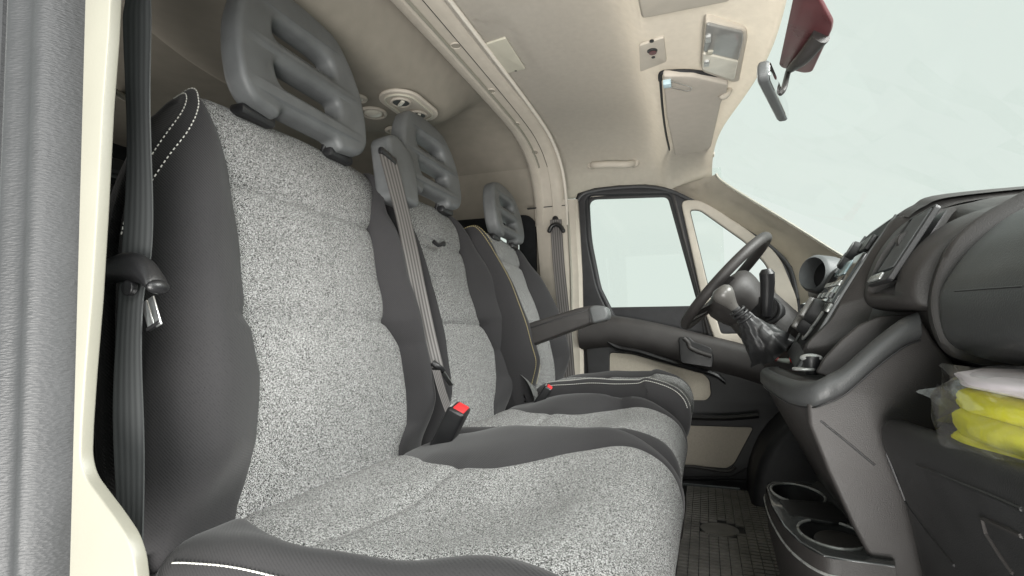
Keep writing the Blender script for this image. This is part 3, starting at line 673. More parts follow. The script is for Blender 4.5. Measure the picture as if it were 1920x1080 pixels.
# rear seats
def rear_seat(y0, y1, lab):
    t = thing('van_seat', lab, 'van seat', (-1.75, (y0+y1)/2, 0), None)
    mb = MB(); mb.box((-1.85, (y0+y1)/2, .50), (.14, y1-y0, .62), Matrix.Rotation(R(-8), 3, 'Y'), .05, 4); mb.build('backrest', 'rearblack', t)
    mb = MB(); mb.box((-1.55, (y0+y1)/2, .30), (.55, y1-y0, .16), None, .05, 4); mb.build('seat_cushion', 'rearblack', t)
    mb = MB(); mb.box((-1.62, (y0+y1)/2, .12), (.4, y1-y0-.1, .2)); mb.build('seat_base', 'rubber', t)
    return t
rs = rear_seat(.60, 1.66, 'black rear bench with loop headrest, glimpsed between cream pillar and near seat belt')
hr = headrest(rs, 1.26, -1.93, .95, .36, .22); hr.data.materials[0] = M['dashdark']
rs2 = rear_seat(1.70, 2.08, 'black rear seat behind the driver, barely seen past the driver headrest')

# ================================================================== SEAT BELTS
nb = thing('near_seat_belt', 'wide dark grey belt hanging straight down in the foreground beside the cream pillar', 'seat belt', tuple(AY(240, 1080, .40)))
ctr = [(290, -600), (272, -200), (266, -90), (262, 0), (262, 60), (259, 200), (256, 350), (253, 480), (249, 560), (245, 700), (242, 850), (239, 1000), (236, 1140)]
pts = catmull([AY(*q, .40) for q in ctr], 6)
wd = [Vector((.035, 0.004+.003*math.sin(i*.35), 0)) for i in range(len(pts))]
ribbon('webbing', [p+Vector((0, .003*math.sin(i*.21), 0)) for i, p in enumerate(pts)], wd, .0016, 'belt', nb)
mb = MB(); q = [AY(a, b, .392) for a, b in [(193, 521), (205, 510), (225, 503), (250, 501), (268, 506), (284, 520), (296, 538)]]
cp = catmull(q, 6); rws = []
for i, p in enumerate(cp):
    t = i/(len(cp)-1); w = .006+.010*math.sin(t*math.pi)**.6
    rws.append([p+Vector((0, a*.013, b*w)) for a, b in [(math.cos(x), math.sin(x)) for x in [2*math.pi*k/14 for k in range(15)]]])
mb.grid(rws); mb.ball(cp[0], (.006, .012, .006)); mb.ball(cp[-1], (.0065, .012, .0075)); tongue = mb.build('belt_tongue', 'black', nb, angle=80)
mb = MB(); mb.cyl(AY(243, 540, .389), (0, 1, 0), .0085, .008, bev=.002); mb.build('belt_stop_button', 'black', tongue)
A1, A2, A3, A4 = AY(276, 548, .405), AY(290, 600, .40), AY(281, 546, .40), AY(300, 606, .40)
mb = MB(); dv = (AY(294, 608, .402)-AY(279, 556, .402)); c0 = AY(286, 583, .402)
Rm = frame3(c0, dv, (0, 1, 0)).to_3x3()
mb.box(AY(277, 588, .402), (dv.length*.86, .002, .009), Rm, .0005); mb.box(AY(291, 584, .402), (dv.length*1.02, .002, .008), Rm, .0005); mb.build('metal_tongue', 'metal', nb)
mb = MB(); mb.box(AY(289, 611, .402), (.004, .005, .020), Rm, .001); mb.build('tongue_grip', 'black', nb)
# middle belt
mbt = thing('middle_seat_belt', 'dark lap and shoulder belt running from the grey guide between headrests down to its buckle', 'seat belt', tuple(AX(845, 800, -.50)))
cc = [(727, 292, -.650, 31, 0), (742, 350, -.645, 30, 0), (757, 410, -.640, 28, 0), (770, 470, -.625, 25, .2), (782, 530, -.61, 20, .4), (794, 590, -.60, 15, .7), (805, 640, -.59, 11, .9), (817, 690, -.575, 9, 1.0)]
P_ = []; Wv = []
for x_, y_, X_, w_, tw in cc:
    p = AX(x_, y_, X_); p2 = AX(x_+w_/2, y_+w_*.12, X_); p1 = AX(x_-w_/2, y_-w_*.12, X_); P_.append(p); d = (p2-p1)
    Wv.append(d+Vector((.03*tw, .0, 0)))
P2 = catmull(P_, 6); W2 = catmull(Wv, 6)
ribbon('webbing', P2, W2, .0018, 'belt2', mbt)
mb = MB(); mb.tube(catmull([AX(811, 680, -.57), AX(820, 687, -.56), AX(830, 695, -.555)], 4), .0075, 10); mb.build('belt_tongue', 'black', mbt)
ribbon('loose_webbing', catmull([AX(818, 694, -.56), AX(828, 730, -.545), AX(838, 760, -.53), AX(848, 785, -.515)], 4), [Vector((.018, .004, 0))]*13, .002, 'belt2', mbt)
ribbon('tongue_plate', [AX(829, 697, -.555), AX(846, 722, -.55)], [Vector((.010, .004, .0))]*2, .003, 'metal', mbt)
def buckle(name_lab, c, sc, tilt, group=None):
    t = thing('belt_buckle', name_lab, 'belt buckle', tuple(c))
    Rm = Matrix.Rotation(R(tilt), 3, 'Y') @ Matrix.Rotation(R(12), 3, 'Z')
    mb = MB(); mb.box(Vector(c), (.034*sc, .058*sc, .095*sc), Rm, .006*sc, 3); b = mb.build('buckle_body', 'black', t)
    tp = Vector(c)+Rm @ Vector((0, 0, .0455*sc))
    mb = MB(); mb.box(tp+Rm @ Vector((.0022, 0, 0)), (.022*sc, .044*sc, .008*sc), Rm, .002*sc); mb.build('release_button', 'red', b)
    mb = MB(); mb.box(tp+Rm @ Vector((-.014*sc, 0, -.001)), (.003*sc, .040*sc, .006*sc), Rm, .0005); mb.build('button_slot', 'silver', b)
    return t
buckle('black buckle with red release button between the two near seat cushions', AX(842, 806, -.495), 1.1, 28)
buckle('small black buckle with red button wedged between bench and driver cushion', AX(1018, 742, -.46), .72, 35)
# driver belt
db = thing('driver_seat_belt', 'dark grey belt hanging from a black loop on the pillar by the driver window', 'seat belt', tuple(AY(1065, 690, 2.06)))
pts = catmull([AY(a, b, 2.065) for a, b in [(1042, 412), (1043, 430), (1048, 500), (1055, 570), (1063, 650), (1068, 720)]], 5)
ribbon('webbing', pts, [Vector((.048, .0, 0))]*len(pts), .002, 'belt2', db)
mb = MB(); mb.tube(catmull([AY(a, b, 2.055) for a, b in [(1030, 433), (1034, 425), (1042, 421), (1050, 424), (1056, 433)]], 5), .009, 10); mb.ball(AY(1030, 433, 2.055), (.009,)*3, n=12); mb.ball(AY(1056, 433, 2.055), (.009,)*3, n=12); mb.build('belt_loop', 'black', db)
mb = MB(); mb.cyl(AY(1042, 411, 2.08), (0, 1, 0), .012, .02, bev=.002); mb.build('anchor_bolt', 'black', db)

# ================================================================== NEAR DOOR PILLAR AND SEAL (open passenger side)
npl = plate('passenger_door_pillar', roundpoly(PX([(178, -640), (244, -640), (214, -90), (207, 60), (196, 200), (185, 400), (175, 560), (163, 700), (156, 800), (154, 860), (163, 895), (185, 925), (215, 965), (242, 1005), (256, 1045), (262, 1100), (262, 1200), (105, 1200), (118, 900), (135, 500), (156, -90)], NY), .008), [], .006, .002, YZX(NY+.004), 'cream')
tag(npl, 'narrow cream painted pillar edge in the left foreground, flaring out at its foot', 'pillar')
mb = MB(); mb.tube(catmull([AY(a, b, NY+.012) for a, b in [(248, -640), (219, -90), (213, 60), (203, 180), (192, 320), (186, 430)]], 6), .0035, 8); mb.build('gasket', 'rubber', npl)
sl = thing('door_seal_trim', 'grey leather-grained rubber door seal filling the left edge of the picture', 'door seal', tuple(AY(60, 1080, .30)))
rows = []
for i in range(61):
    t = i/60; y_ = -680+1900*t
    row = []
    for k in range(25):
        u = k/24
        xr = 157-30*(y_/1080) if y_ < 1080 else 127-30*((y_-1080)/1080)
        xl = 46-34*(y_/1080)
        bulge = .030*math.sin(u*math.pi)**.55+.004*math.cos(u*math.pi*5)
        p = AY(xl+(xr-xl)*u, y_, NY-.004); p.y -= bulge; row.append(p)
    rows.append(row)
mb = MB(); mb.grid(rows); mb.build('seal_bulb', 'seal', sl, angle=80)
rows = []
for i in range(31):
    y_ = -680+1900*i/30; rows.append([AY(x_-34*(y_/1080), y_, NY+.0)+Vector((0, dy, 0)) for x_, dy in ((-170, .0), (-60, -.014), (20, -.016), (34, -.013), (40, .012), (47, .014))])
mb = MB(); mb.grid(rows); mb.build('seal_flange', 'seal', sl, angle=60)
rows = [[AY(x_-34*(y_/1080), y_, NY+.006) for x_ in (30, 60)] for y_ in (-680, 540, 1200)]
mb = MB(); mb.grid(rows, .004); mb.build('seal_groove', 'rubber', sl)

# ================================================================== CEILING FITTINGS
def ceil_hit(px, py): return hit(px, py, headliner)
# flat cover plate
q = [ceil_hit(*c)[0] for c in ((910, 80), (948, 67), (986, 126), (945, 136))]
cz = sum((v.z for v in q), 0)/4
cp_ = plate('ceiling_cover_plate', roundpoly([(v.x, v.y) for v in q], .006), [], .003, .0015, Matrix.Translation((0, 0, cz-.003)), 'plate'); tag(cp_, 'plain grey-beige rectangular cover plate on the ceiling beside the roof beam', 'cover plate')
l, n = ceil_hit(967, 129); mb = MB(); mb.cyl(l+Vector((0, 0, -.005)), (0, 0, 1), .0035, .003); mb.build('screw_hole', 'black', cp_)
q = [ceil_hit(*c)[0] for c in ((1198, 70), (1245, 66), (1250, 112), (1200, 113))]
cz = min(v.z for v in q)
sp_ = plate('alarm_sensor_plate', roundpoly([(v.x, v.y) for v in q], .008), [], .0035, .0015, Matrix.Translation((0, 0, cz-.002)), 'trim'); tag(sp_, 'small square ceiling plate with a dark red round sensor in its middle', 'sensor')
for (x_, y_, r_, m_) in ((1223, 95, .012, 'black'), (1224, 98, .009, 'frit'), (1222, 77, .005, 'black'), (1225, 107, .0045, 'black')):
    p = AZ(x_, y_, cz-.0055); mb = MB(); mb.cyl(p+Vector((0, 0, -.001 if m_ == 'frit' else 0)), (0, 0, 1), r_, .003); mb.build('sensor_eye' if m_ == 'frit' else 'sensor_hole', m_, sp_)
# dome lamp unit
lampz = 1.208
dl = thing('dome_lamp', 'overhead map lamp with smoked lens and two rocker switches near the windshield', 'ceiling lamp', tuple(AZ(1355, 95, lampz)))
def PZ(L, z): return [(AZ(a, b, z).x, AZ(a, b, z).y) for a, b in L]
plate('lamp_housing', roundpoly(PZ([(1322, 38), (1400, 54), (1402, 70), (1386, 152), (1372, 154), (1315, 134)], lampz), .016), [], .012, .005, Matrix.Translation((0, 0, lampz+.010)), 'trim', dl)
plate('lamp_lens', roundpoly(PZ([(1325, 43), (1394, 59), (1394, 76), (1385, 112), (1318, 96)], lampz-.004), .010), [], .006, .004, Matrix.Translation((0, 0, lampz-.001)), 'lens', dl)
plate('lamp_lens', roundpoly(PZ([(1318, 98), (1385, 114), (1378, 147), (1370, 149), (1316, 130)], lampz-.004), .010), [], .006, .004, Matrix.Translation((0, 0, lampz-.001)), 'lens2', dl)
for (a, b) in ((1328, 72), (1325, 118)):
    p = AZ(a, b, lampz-.008); mb = MB(); mb.box(p, (.012, .026, .008), None, .002); mb.build('rocker_switch', 'silver', dl)
mb = MB(); mb.box(AZ(1331, 98, lampz-.008), (.012, .016, .006), Matrix.Rotation(R(12), 3, 'Z'), .001); mb.build('lamp_clip', 'plate', dl)
# sun visor
vz = lambda x: zceil(x, 1.6)-.016
def vis_pt(a, b):
    p = AZ(a, b, 1.205); return p
visor = thing('sun_visor', 'folded beige driver sun visor lying in its headliner recess', 'sun visor', tuple(vis_pt(1300, 220)))
vo = roundpoly(PZ([(1243, 141), (1300, 142), (1366, 157), (1362, 178), (1352, 192), (1330, 290), (1318, 292), (1314, 303), (1290, 302), (1265, 290), (1250, 220)], 1.20), .010)
plate('visor_panel', vo, [], .009, .006, Matrix.Translation((0, 0, 1.207)), 'visor', visor)
mb = MB(); mb.tube(catmull([AZ(1352, 178, 1.197), AZ(1356, 182, 1.192), AZ(1364, 176, 1.20), AZ(1368, 168, 1.215)], 4), .008, 10); mb.build('pivot_arm', 'trim', visor)
mb = MB(); mb.box(AZ(1334, 290, 1.20), (.02, .04, .012), None, .004); mb.build('visor_catch', 'trim', visor)
# bead around the recess
mb = MB(); bead = [(1238, 150), (1240, 137), (1262, 134), (1300, 134), (1345, 141)]
mb.tube(catmull([AZ(a, b, 1.213) for a, b in bead], 6), .0055, 8)
mb.tube(catmull([AZ(a, b, 1.213) for a, b in [(1238, 148), (1243, 210), (1251, 262), (1262, 294), (1290, 310)]], 6), .0035, 8)
tag(mb.build('visor_recess_edge', 'rubber'), 'dark shadow-gap edge strip around the sun visor recess in the headliner', 'trim strip')
# second visor edge at the very top of the frame
mb = MB(); mb.box((-.02, .90, 1.208), (.17, .36, .016), None, .007, 3); tag(mb.build('passenger_sun_visor', 'trim'), 'edge of the near sun visor, cut off by the top of the picture', 'sun visor')
# binder clip on the visor
bc = thing('binder_clip', 'small pale blue binder clip with wire arms, gripping the sun visor edge', 'binder clip', tuple(AZ(1250, 158, 1.19)))
p = AZ(1251, 157, 1.192); mb = MB(); mb.box(p, (.020, .024, .014), None, .002); mb.build('clip_body', mat('pale_blue_paint', (.42, .55, .60), .3, .05), bc)
mb = MB(); mb.tube([AZ(1258, 152, 1.186), AZ(1278, 158, 1.183), AZ(1297, 164, 1.183), AZ(1295, 169, 1.183), AZ(1288, 171, 1.183), AZ(1258, 164, 1.186)], .0012, 6); mb.build('wire_arm', 'metal', bc)
# interior mirror on a dark sensor cover
Wn = (wline(1.2, 1)-wline(1.2, 0)).normalized(); Wnorm = Wn.cross(Vector((0, 1, 0))).normalized()
if Wnorm.z > 0: Wnorm = -Wnorm
w0 = wline(1.2, 0)+Wnorm*.008
Mw = frame3(w0, (0, 1, 0), -Wn)
def PW(L):
    Mi = Mw.inverted(); out = []
    for a, b in L: p = Mi @ on(a, b, Wnorm, w0); out.append((p.x, p.y))
    return out
sc_ = plate('mirror_bracket_cover', roundpoly(PW([(1500, -60), (1530, -20), (1562, 40), (1560, 55), (1524, 132), (1510, 134), (1468, 124), (1462, 118)]), .008), [], .005, .003, Mw, 'frit'); tag(sc_, 'dark maroon sensor cover patch at the top centre of the windshield', 'sensor cover')
irm = thing('interior_mirror', 'small rear-view mirror on a curved grey arm, seen almost edge-on against the sky', 'mirror', (.14, 1.18, 1.06))
A = Vector((.112, 1.085, 0)); 
a3 = AX(1432, 135, .120); b3 = AX(1468, 212, .185)
ax = (b3-a3).normalized(); L_m = (b3-a3).length
Mm = frame3((a3+b3)/2, ax, Vector((0, -.25, 1)))
mo = rr(-L_m/2-.012, -.020, L_m/2+.012, .022, .018)
mh = plate('mirror_housing', mo, [], .010, .006, Mm, 'headrest', irm)
plate('mirror_face', rr(-L_m/2-.006, -.016, L_m/2+.006, .018, .014), [], .001, .0003, Mm @ Matrix.Translation((0, 0, .0102)), 'mirror', mh)
plate('mirror_face', rr(-L_m/2-.006, -.016, L_m/2+.006, .018, .014), [], .001, .0003, Mm @ Matrix.Translation((0, 0, -.0102)), 'silver', mh)
ja = on(1545, 58, Wnorm, w0)+Wnorm*.01; jb = on(1502, 100, Wnorm, w0)+Wnorm*.03
arm_pts = catmull([ja, ja.lerp(jb, .5)+Wnorm*.012, jb, AX(1478, 135, .20), AX(1470, 165, .172), (a3+b3)/2+Vector((.01, 0, 0))], 6)
mb = MB(); n_ = len(arm_pts); mb.tube(arm_pts, [.018-.012*min(1, i/(n_*.62)) for i in range(n_)], 12); mb.build('mirror_arm', 'dash', irm)
mb = MB(); mb.box((a3+b3)/2+ax*.03, (.014, .014, .016), None, .003); mb.build('dip_lever', 'black', mh)
# rear reading lamps on the lowered pod
rl = thing('rear_lamp_cluster', 'oval beige lamp bezel with two small round reading lamps on the rear ceiling', 'ceiling lamp', (-.85, 1.2, 1.24))
def pod(px, py): 
    l, n = hit(px, py, rear_ceiling); return l, n
l1, n1 = pod(752, 184); l2, n2 = pod(783, 208)
if l1 and l2:
    nn = (n1+n2).normalized(); ux = (l2-l1).normalized(); f = frame3((l1+l2)/2+nn*.004, ux, nn.cross(ux)); D = (l2-l1).length
    def stad(hw, r): 
        o = []
        for k in range(13): a = R(-90+180*k/12); o.append((hw+r*math.cos(a), r*math.sin(a)))
        for k in range(13): a = R(90+180*k/12); o.append((-hw+r*math.cos(a), r*math.sin(a)))
        return o
    bz = plate('lamp_bezel', stad(D/2, .062), [], .005, .0035, f, 'trim', rl)
    plate('bezel_ring', stad(D/2, .048), [stad(D/2, .041)], .004, .002, f @ Matrix.Translation((0, 0, .006)), 'plate', rl)
    for s_ in (-1, 1):
        c_ = f @ Vector((s_*D/2, 0, .009)); mb = MB(); ring(mb, c_, nn, .027, .004); rg = mb.build('lamp_ring', 'trim', rl)
        mb = MB(); mb.cyl(c_, nn, .023, .004); mb.build('lamp_lens', 'dashdark', rg)
        mb = MB(); mb.box(c_+nn*.003, (.010, .040, .008), f.to_3x3() @ Matrix.Rotation(R(40), 3, 'Z'), .002); mb.build('lamp_toggle', 'lens2', rg)
for i, (px_, py_, r_) in enumerate(((700, 210, .036), (742, 243, .030), (672, 183, .02))):
    l, n = pod(px_, py_)
    if not l: continue
    t = thing('rear_spot_lamp', ['round beige ceiling spot lamp just above the near headrest edge', 'round ceiling spot lamp half hidden by the middle headrest', 'round ceiling spot lamp peeping out at the near headrest edge'][i], 'ceiling lamp', tuple(l), 'round spot lamps on the rear ceiling')
    mb = MB(); ring(mb, l+n*.003, n, r_, .006); mb.build('lamp_ring', 'trim', t)
    mb = MB(); mb.ball(l+n*.002, (r_*.8, r_*.8, r_*.35), n.to_track_quat('Z', 'Y').to_matrix()); mb.build('lamp_lens', 'lens2', t)

# ================================================================== DASHBOARD
dash = thing('dashboard', 'charcoal grained plastic dashboard sweeping in from the right under the windshield', 'dashboard', (.4, 1.2, .2))
def loft(name, st, m, parent, n=6, angle=60, sm=True):
    rows = []
    for y, pr in st:
        P = [Vector((a, 0, b)) for a, b in pr]
        if sm: P = catmull(P, n)
        rows.append([p+Vector((0, y, 0)) for p in P])
    mb = MB(); mb.grid(rows); return mb.build(name, m, parent, angle=angle)
up = lambda dx, dz=0: [(.40, .505), (.31+dx, .520), (.272+dx, .538), (.262+dx, .565+dz), (.264+dx, .600+dz), (.278+dx, .628+dz), (.300+dx, .658+dz), (.340+dx, .692+dz), (.41+dx, .720+dz), (.6, .742), (1.02, .735)]
bandp = lambda dx: [(.40, .505), (.33-dx, .515), (.300-dx, .530), (.288-dx, .565), (.288-dx, .60), (.300-dx, .64), (.320-dx, .675), (.365-dx, .710), (.44-dx, .738), (.65, .757), (1.02, .735)]
loft('upper_dash', [(.36, up(.025)), (.6, up(.025)), (.78, up(.025)), (.84, bandp(-.01)), (1.02, bandp(-.01)), (1.2, bandp(-.03)), (1.42, bandp(-.05)), (1.48, bandp(-.09)), (1.56, bandp(-.09)), (1.98, bandp(-.09)), (2.1, bandp(-.09))], 'dash', dash)
ac_ = loft('airbag_cover', [(.34, up(-.004)), (.5, up(-.003)), (.68, up(-.001)), (.765, up(.002)), (.785, up(.006)), (.792, up(.016))], 'airbag', dash, 8)
mb = MB(); ln = [hit(a, b, ac_)[0] for a, b in ((1790, 546), (1830, 543), (1870, 540), (1918, 537))]
mb.tube([v for v in ln if v], .0010, 6); mb.build('tear_seam', 'black', ac_)
mb = MB(); e_ = catmull([Vector((a, .794, b)) for a, b in up(.012)][1:], 8); mb.tube(e_, .0018, 6); mb.build('cover_gap', 'black', ac_)
loft('dash_band', [(.797, bandp(-.012)), (.799, bandp(.016)), (.803, bandp(.021)), (.836, bandp(.014)), (.842, bandp(.0))], 'dash', dash, 8)
mesh('dash_end', [(a, .345, b) for a, b in up(-.004)]+[(1.02, .345, .30), (.40, .345, .30)], [tuple(range(13))], 'dash', dash, False)
rn = lambda d: [(.31-d*.5, .580), (.268-d, .586), (.258-d, .602), (.264-d, .632), (.285-d, .664), (.320-d, .692), (.365-d, .713), (.45-d, .735), (.7, .750)]
rf_ = lambda d: [(.31-d*.5, .585), (.262-d, .592), (.246-d, .612), (.256-d, .655), (.280-d, .700), (.318-d, .738), (.385-d, .756), (.48-d, .766), (.7, .768)]
mixp = lambda t, d: [(a[0]*(1-t)+b_[0]*t, a[1]*(1-t)+b_[1]*t) for a, b_ in zip(rn(d), rf_(d))]
mixr = lambda t: [(a[0]+(.030 if 3 <= i <= 5 else 0), a[1]-(.018 if 3 <= i <= 5 else 0)) for i, a in enumerate(mixp(t, 0))]
vp = loft('vent_pod', [(.838, mixp(0, -.035)), (.841, mixp(0, -.007)), (.848, mixp(.03, 0)), (.893, mixp(.25, .001)), (.897, mixr(.27)), (.993, mixr(.85)), (.997, mixp(.87, .001)), (1.018, mixp(.97, 0)), (1.026, mixp(1, -.006)), (1.030, mixp(1, -.035))], 'dash', dash, 6, 50)
v0 = Vector((.252, .950, .630)); v1 = Vector((.312, .945, .727)); vd = (v1-v0).normalized(); vn = vd.cross(Vector((0, 1, 0))); vn = -vn if vn.z < 0 else vn; Lv = (v1-v0).length
Mv = frame3((v0+v1)/2+vn*.001, (0, 1, 0), vd)
if (Mv.to_3x3() @ Vector((0, 0, 1))).dot(vn) < 0: Mv = frame3((v0+v1)/2+vn*.001, (0, -1, 0), vd)
vf = plate('vent_frame', rr(-.054, -Lv/2-.004, .054, Lv/2+.006, .008), [rr(-.048, -Lv/2+.014, .048, Lv/2+.002, .005)], .004, .0015, Mv, 'dashdark', vp)
mb = MB(); mb.box(Mv @ Vector((0, .005, -.012)), (.10, Lv-.004, .002), Mv.to_3x3()); mb.build('vent_back', 'black', vf)
sgy = 1 if (Mv.to_3x3() @ Vector((1, 0, 0))).y > 0 else -1
for k in range(9):
    mb = MB(); mb.box(Mv @ Vector((sgy*(-.044+.0085*k), .008, .000)), (.0020, Lv-.018, .012), Mv.to_3x3() @ Matrix.Rotation(R(25), 3, 'Y')); mb.build('vent_slat', 'headrest', vf)
mb = MB(); mb.cyl(Mv @ Vector((sgy*.006, .016, -.004)), Mv.to_3x3() @ Vector((1, 0, 0)), .016, .010, bev=.002); mb.build('vent_thumbwheel', 'dash', vf)
mb = MB(); mb.box(Mv @ Vector((sgy*.01, -Lv/2+.005, .006)), (.060, .012, .004), Mv.to_3x3(), .0015); mb.build('vent_shutter', 'silver', vf)
# centre fascia
NB, NT, FB, FT = Vector((.154, 1.060, .492)), Vector((.312, 1.060, .752)), Vector((.185, 1.40, .512)), Vector((.350, 1.40, .772))
def fas(s, t, o=0):   # s across 0 near..1 far, t up
    p = NB.lerp(FB, s).lerp(NT.lerp(FT, s), t); n = (NT-NB).cross(FB-NB).normalized()
    if n.z < 0: n = -n
    bow_ = .005*math.sin(t*math.pi)
    return p+n*(o+bow_)
fn = (NT-NB).cross(FB-NB).normalized(); fn = fn if fn.z > 0 else -fn
fup = (NT-NB).normalized(); fac = (FB-NB).normalized(); FR = frame3((0, 0, 0), fac, fup).to_3x3()
if (FR @ Vector((0, 0, 1))).dot(fn) < 0: FR = frame3((0, 0, 0), -fac, fup).to_3x3()
rows = [[fas(s, t) for s in [k/10 for k in range(11)]] for t in [k/20 for k in range(21)]]
fascia = thing('x', None, None); bpy.data.objects.remove(fascia)
mb = MB(); mb.grid(rows, -.03 if False else .03); fsc = mb.build('center_fascia', 'dashdark', dash, angle=50)
for s_, nm in ((0.0, 'near'), (1.0, 'far')):
    mb = MB(); mb.tube([fas(s_, t/20, .001) for t in range(21)], .0032, 10); mb.build('fascia_edge', 'headrest', fsc)
# brown panel between fascia and vent pod, and centre top
loft('center_panel', [(1.028, [(.40, .50), (.262, .545), (.262, .60), (.285, .665), (.310, .715), (.352, .748), (.45, .766), (.75, .77)]), (1.044, [(.40, .50), (.174, .515), (.206, .58), (.246, .65), (.286, .715), (.322, .756), (.42, .780), (.75, .775)]), (1.0585, [(.40, .50), (.170, .51), (.204, .58), (.244, .65), (.284, .715), (.320, .755), (.42, .780), (.75, .775)])], 'dash', dash, 8)
loft('center_top', [(1.030, [(.318, .742), (.340, .758), (.39, .772), (.6, .775), (.9, .755)]), (1.054, [(.310, .752), (.332, .766), (.38, .782), (.6, .782), (.9, .755)]), (1.22, [(.33, .762), (.355, .780), (.42, .795), (.6, .790), (.9, .76)]), (1.40, [(.35, .772), (.375, .790), (.44, .800), (.6, .79), (.9, .76)]), (1.44, [(.42, .72), (.43, .74), (.5, .76), (.6, .76), (.9, .74)])], 'dash', dash, 6)
mb = MB(); mb.box(fas(.5, .58, .002), (.30, .105, .014), FR, .004); rad = mb.build('radio', 'gloss', fsc)
mb = MB(); mb.box(fas(.45, .66, .011), (.14, .030, .003), FR, .001); mb.build('radio_display', mat('pale_blue_display', (.30, .42, .46), .15, .1, 60), rad)
for i in range(6):
    mb = MB(); mb.box(fas(.18+.13*i, .46, .011), (.026, .012, .005), FR, .0015); mb.build('radio_button', 'silver' if i % 2 else 'headrest', rad)
mb = MB(); mb.box(fas(.5, .545, .0105), (.24, .010, .003), FR, .0005); mb.build('disc_slot', 'silver', rad)
for (a_, b_) in ((1545, 516), (1598, 496)):
    l, n = hit(a_, b_, fsc); l = l or fas(.5, .8)
    mb = MB(); mb.cyl(l+fn*.008, fn, .022, .026, .018, bev=.002); k_ = mb.build('tuner_knob', 'dashdark', fsc)
    mb = MB(); mb.cyl(l+fn*.021, fn, .016, .003); mb.build('knob_face', 'headrest', k_)
for i in range(6):
    mb = MB(); mb.box(fas(.22+.11*i, .84, .004), (.026, .030, .010), FR, .002); mb.build('rocker_switch', 'headrest' if i % 2 else 'black', fsc)
for i in range(9):
    mb = MB(); mb.box(fas(.12+.095*i, .385, .003), (.022, .018, .008), FR, .002); mb.build('push_button', 'black' if i % 3 else 'silver', fsc)
for (a_, b_) in ((1508, 596), (1540, 590)):
    l, n = hit(a_, b_, fsc); l = l or fas(.5, .25)
    mb = MB(); ring(mb, l+fn*.003, fn, .033, .003); rg = mb.build('dial_ring', 'silver', fsc)
    mb = MB(); mb.cyl(l+fn*.012, fn, .029, .028, .024, bev=.003); kn = mb.build('heater_dial', 'dashdark', fsc)
    mb = MB(); mb.box(l+fn*.028, (.010, .048, .014), FR @ Matrix.Rotation(R(25), 3, 'Z'), .003); mb.build('dial_grip', 'knob', kn)
mb = MB(); mb.box(fas(.5, .035, .0), (.30, .035, .012), FR, .004); mb.build('storage_slot', 'black', fsc)
# console body: near side cheek with the curved top line
cheek = PX([(1524, 718), (1540, 716), (1580, 690), (1640, 643), (1690, 612), (1722, 592), (1750, 640), (1775, 668), (1800, 700), (1800, 760), (1700, 860), (1720, 1000), (1780, 1200), (1712, 1200), (1652, 1085), (1598, 985), (1550, 880), (1516, 795), (1512, 745), (1516, 722)], .90)
ck = plate('console_cheek', cheek, [], .012, .006, YZX(.905), 'dash', dash, 0)
rimp = catmull([Vector((.150, 1.385, .474)), Vector((.120, 1.32, .474)), Vector((.118, 1.15, .474)), Vector((.122, 1.0, .475)), Vector((.131, .93, .476)), Vector((.145, .895, .479))]+[AY(a, b, .885) for a, b in [(1545, 711), (1568, 701), (1590, 686), (1640, 642), (1690, 604), (1722, 590)]], 8)
rws = []
for i, p in enumerate(rimp):
    t = rimp[min(i+1, len(rimp)-1)]-rimp[max(i-1, 0)]; o = Vector((t.y, -t.x, 0)).normalized()
    if o.dot(p-Vector((.30, 1.15, 0))) < 0: o = -o
    rws.append([p+o*a_+Vector((0, 0, b_)) for a_, b_ in ((-.012, -.004), (-.008, .003), (-.002, .003), (.004, -.001), (.008, -.008), (.008, -.026), (.002, -.033), (-.02, -.036))])
mb = MB(); mb.grid(rws); mb.build('console_rim', 'airbag', ck, angle=70)
mb = MB(); mb.tube([r_[6]+Vector((0, 0, -.002)) for r_ in rws], .0012, 6); mb.build('rim_gap', 'black', ck)
line_q = [(1462, 735), (1490, 752), (1540, 790), (1590, 830), (1640, 872)]
# inner tray wall rising behind the rim
tw = PX([(1530, 700), (1545, 672), (1575, 640), (1610, 610), (1650, 593), (1722, 588), (1722, 640), (1600, 720)], .955)
plate('tray_wall', roundpoly(tw, .006), [], .006, .003, YZX(.960), 'dash', dash)
# console nose with shelf
nose = [(.90, [(.32, .50), (.22, .470), (.172, .476), (.150, .466), (.146, .448), (.150, .41), (.197, .291), (.27, .14)]),
        (.94, [(.32, .50), (.22, .472), (.155, .480), (.132, .468), (.132, .446), (.145, .41), (.195, .29), (.27, .14)]),
        (1.2, [(.32, .50), (.20, .472), (.140, .478), (.120, .464), (.122, .44), (.142, .40), (.20, .28), (.28, .12)]),
        (1.34, [(.32, .50), (.20, .470), (.142, .478), (.122, .462), (.124, .44), (.145, .39), (.21, .26), (.28, .1)]),
        (1.38, [(.32, .48), (.22, .450), (.170, .455), (.150, .44), (.155, .42), (.18, .37), (.24, .25), (.29, .1)])]
ns = loft('console_nose', nose, 'dash', dash, 6)
mb = MB(); ln = [hit(a, b, ns)[0] for a, b in ((1441, 712), (1450, 722), (1470, 732), (1500, 738))]
mb.tube([v for v in ln if v], .002, 6); mb.build('nose_seam', 'silver', ns)
lc = [AZ(a, b, .486) for a, b in ((1452, 655), (1495, 664), (1480, 682), (1436, 674))]
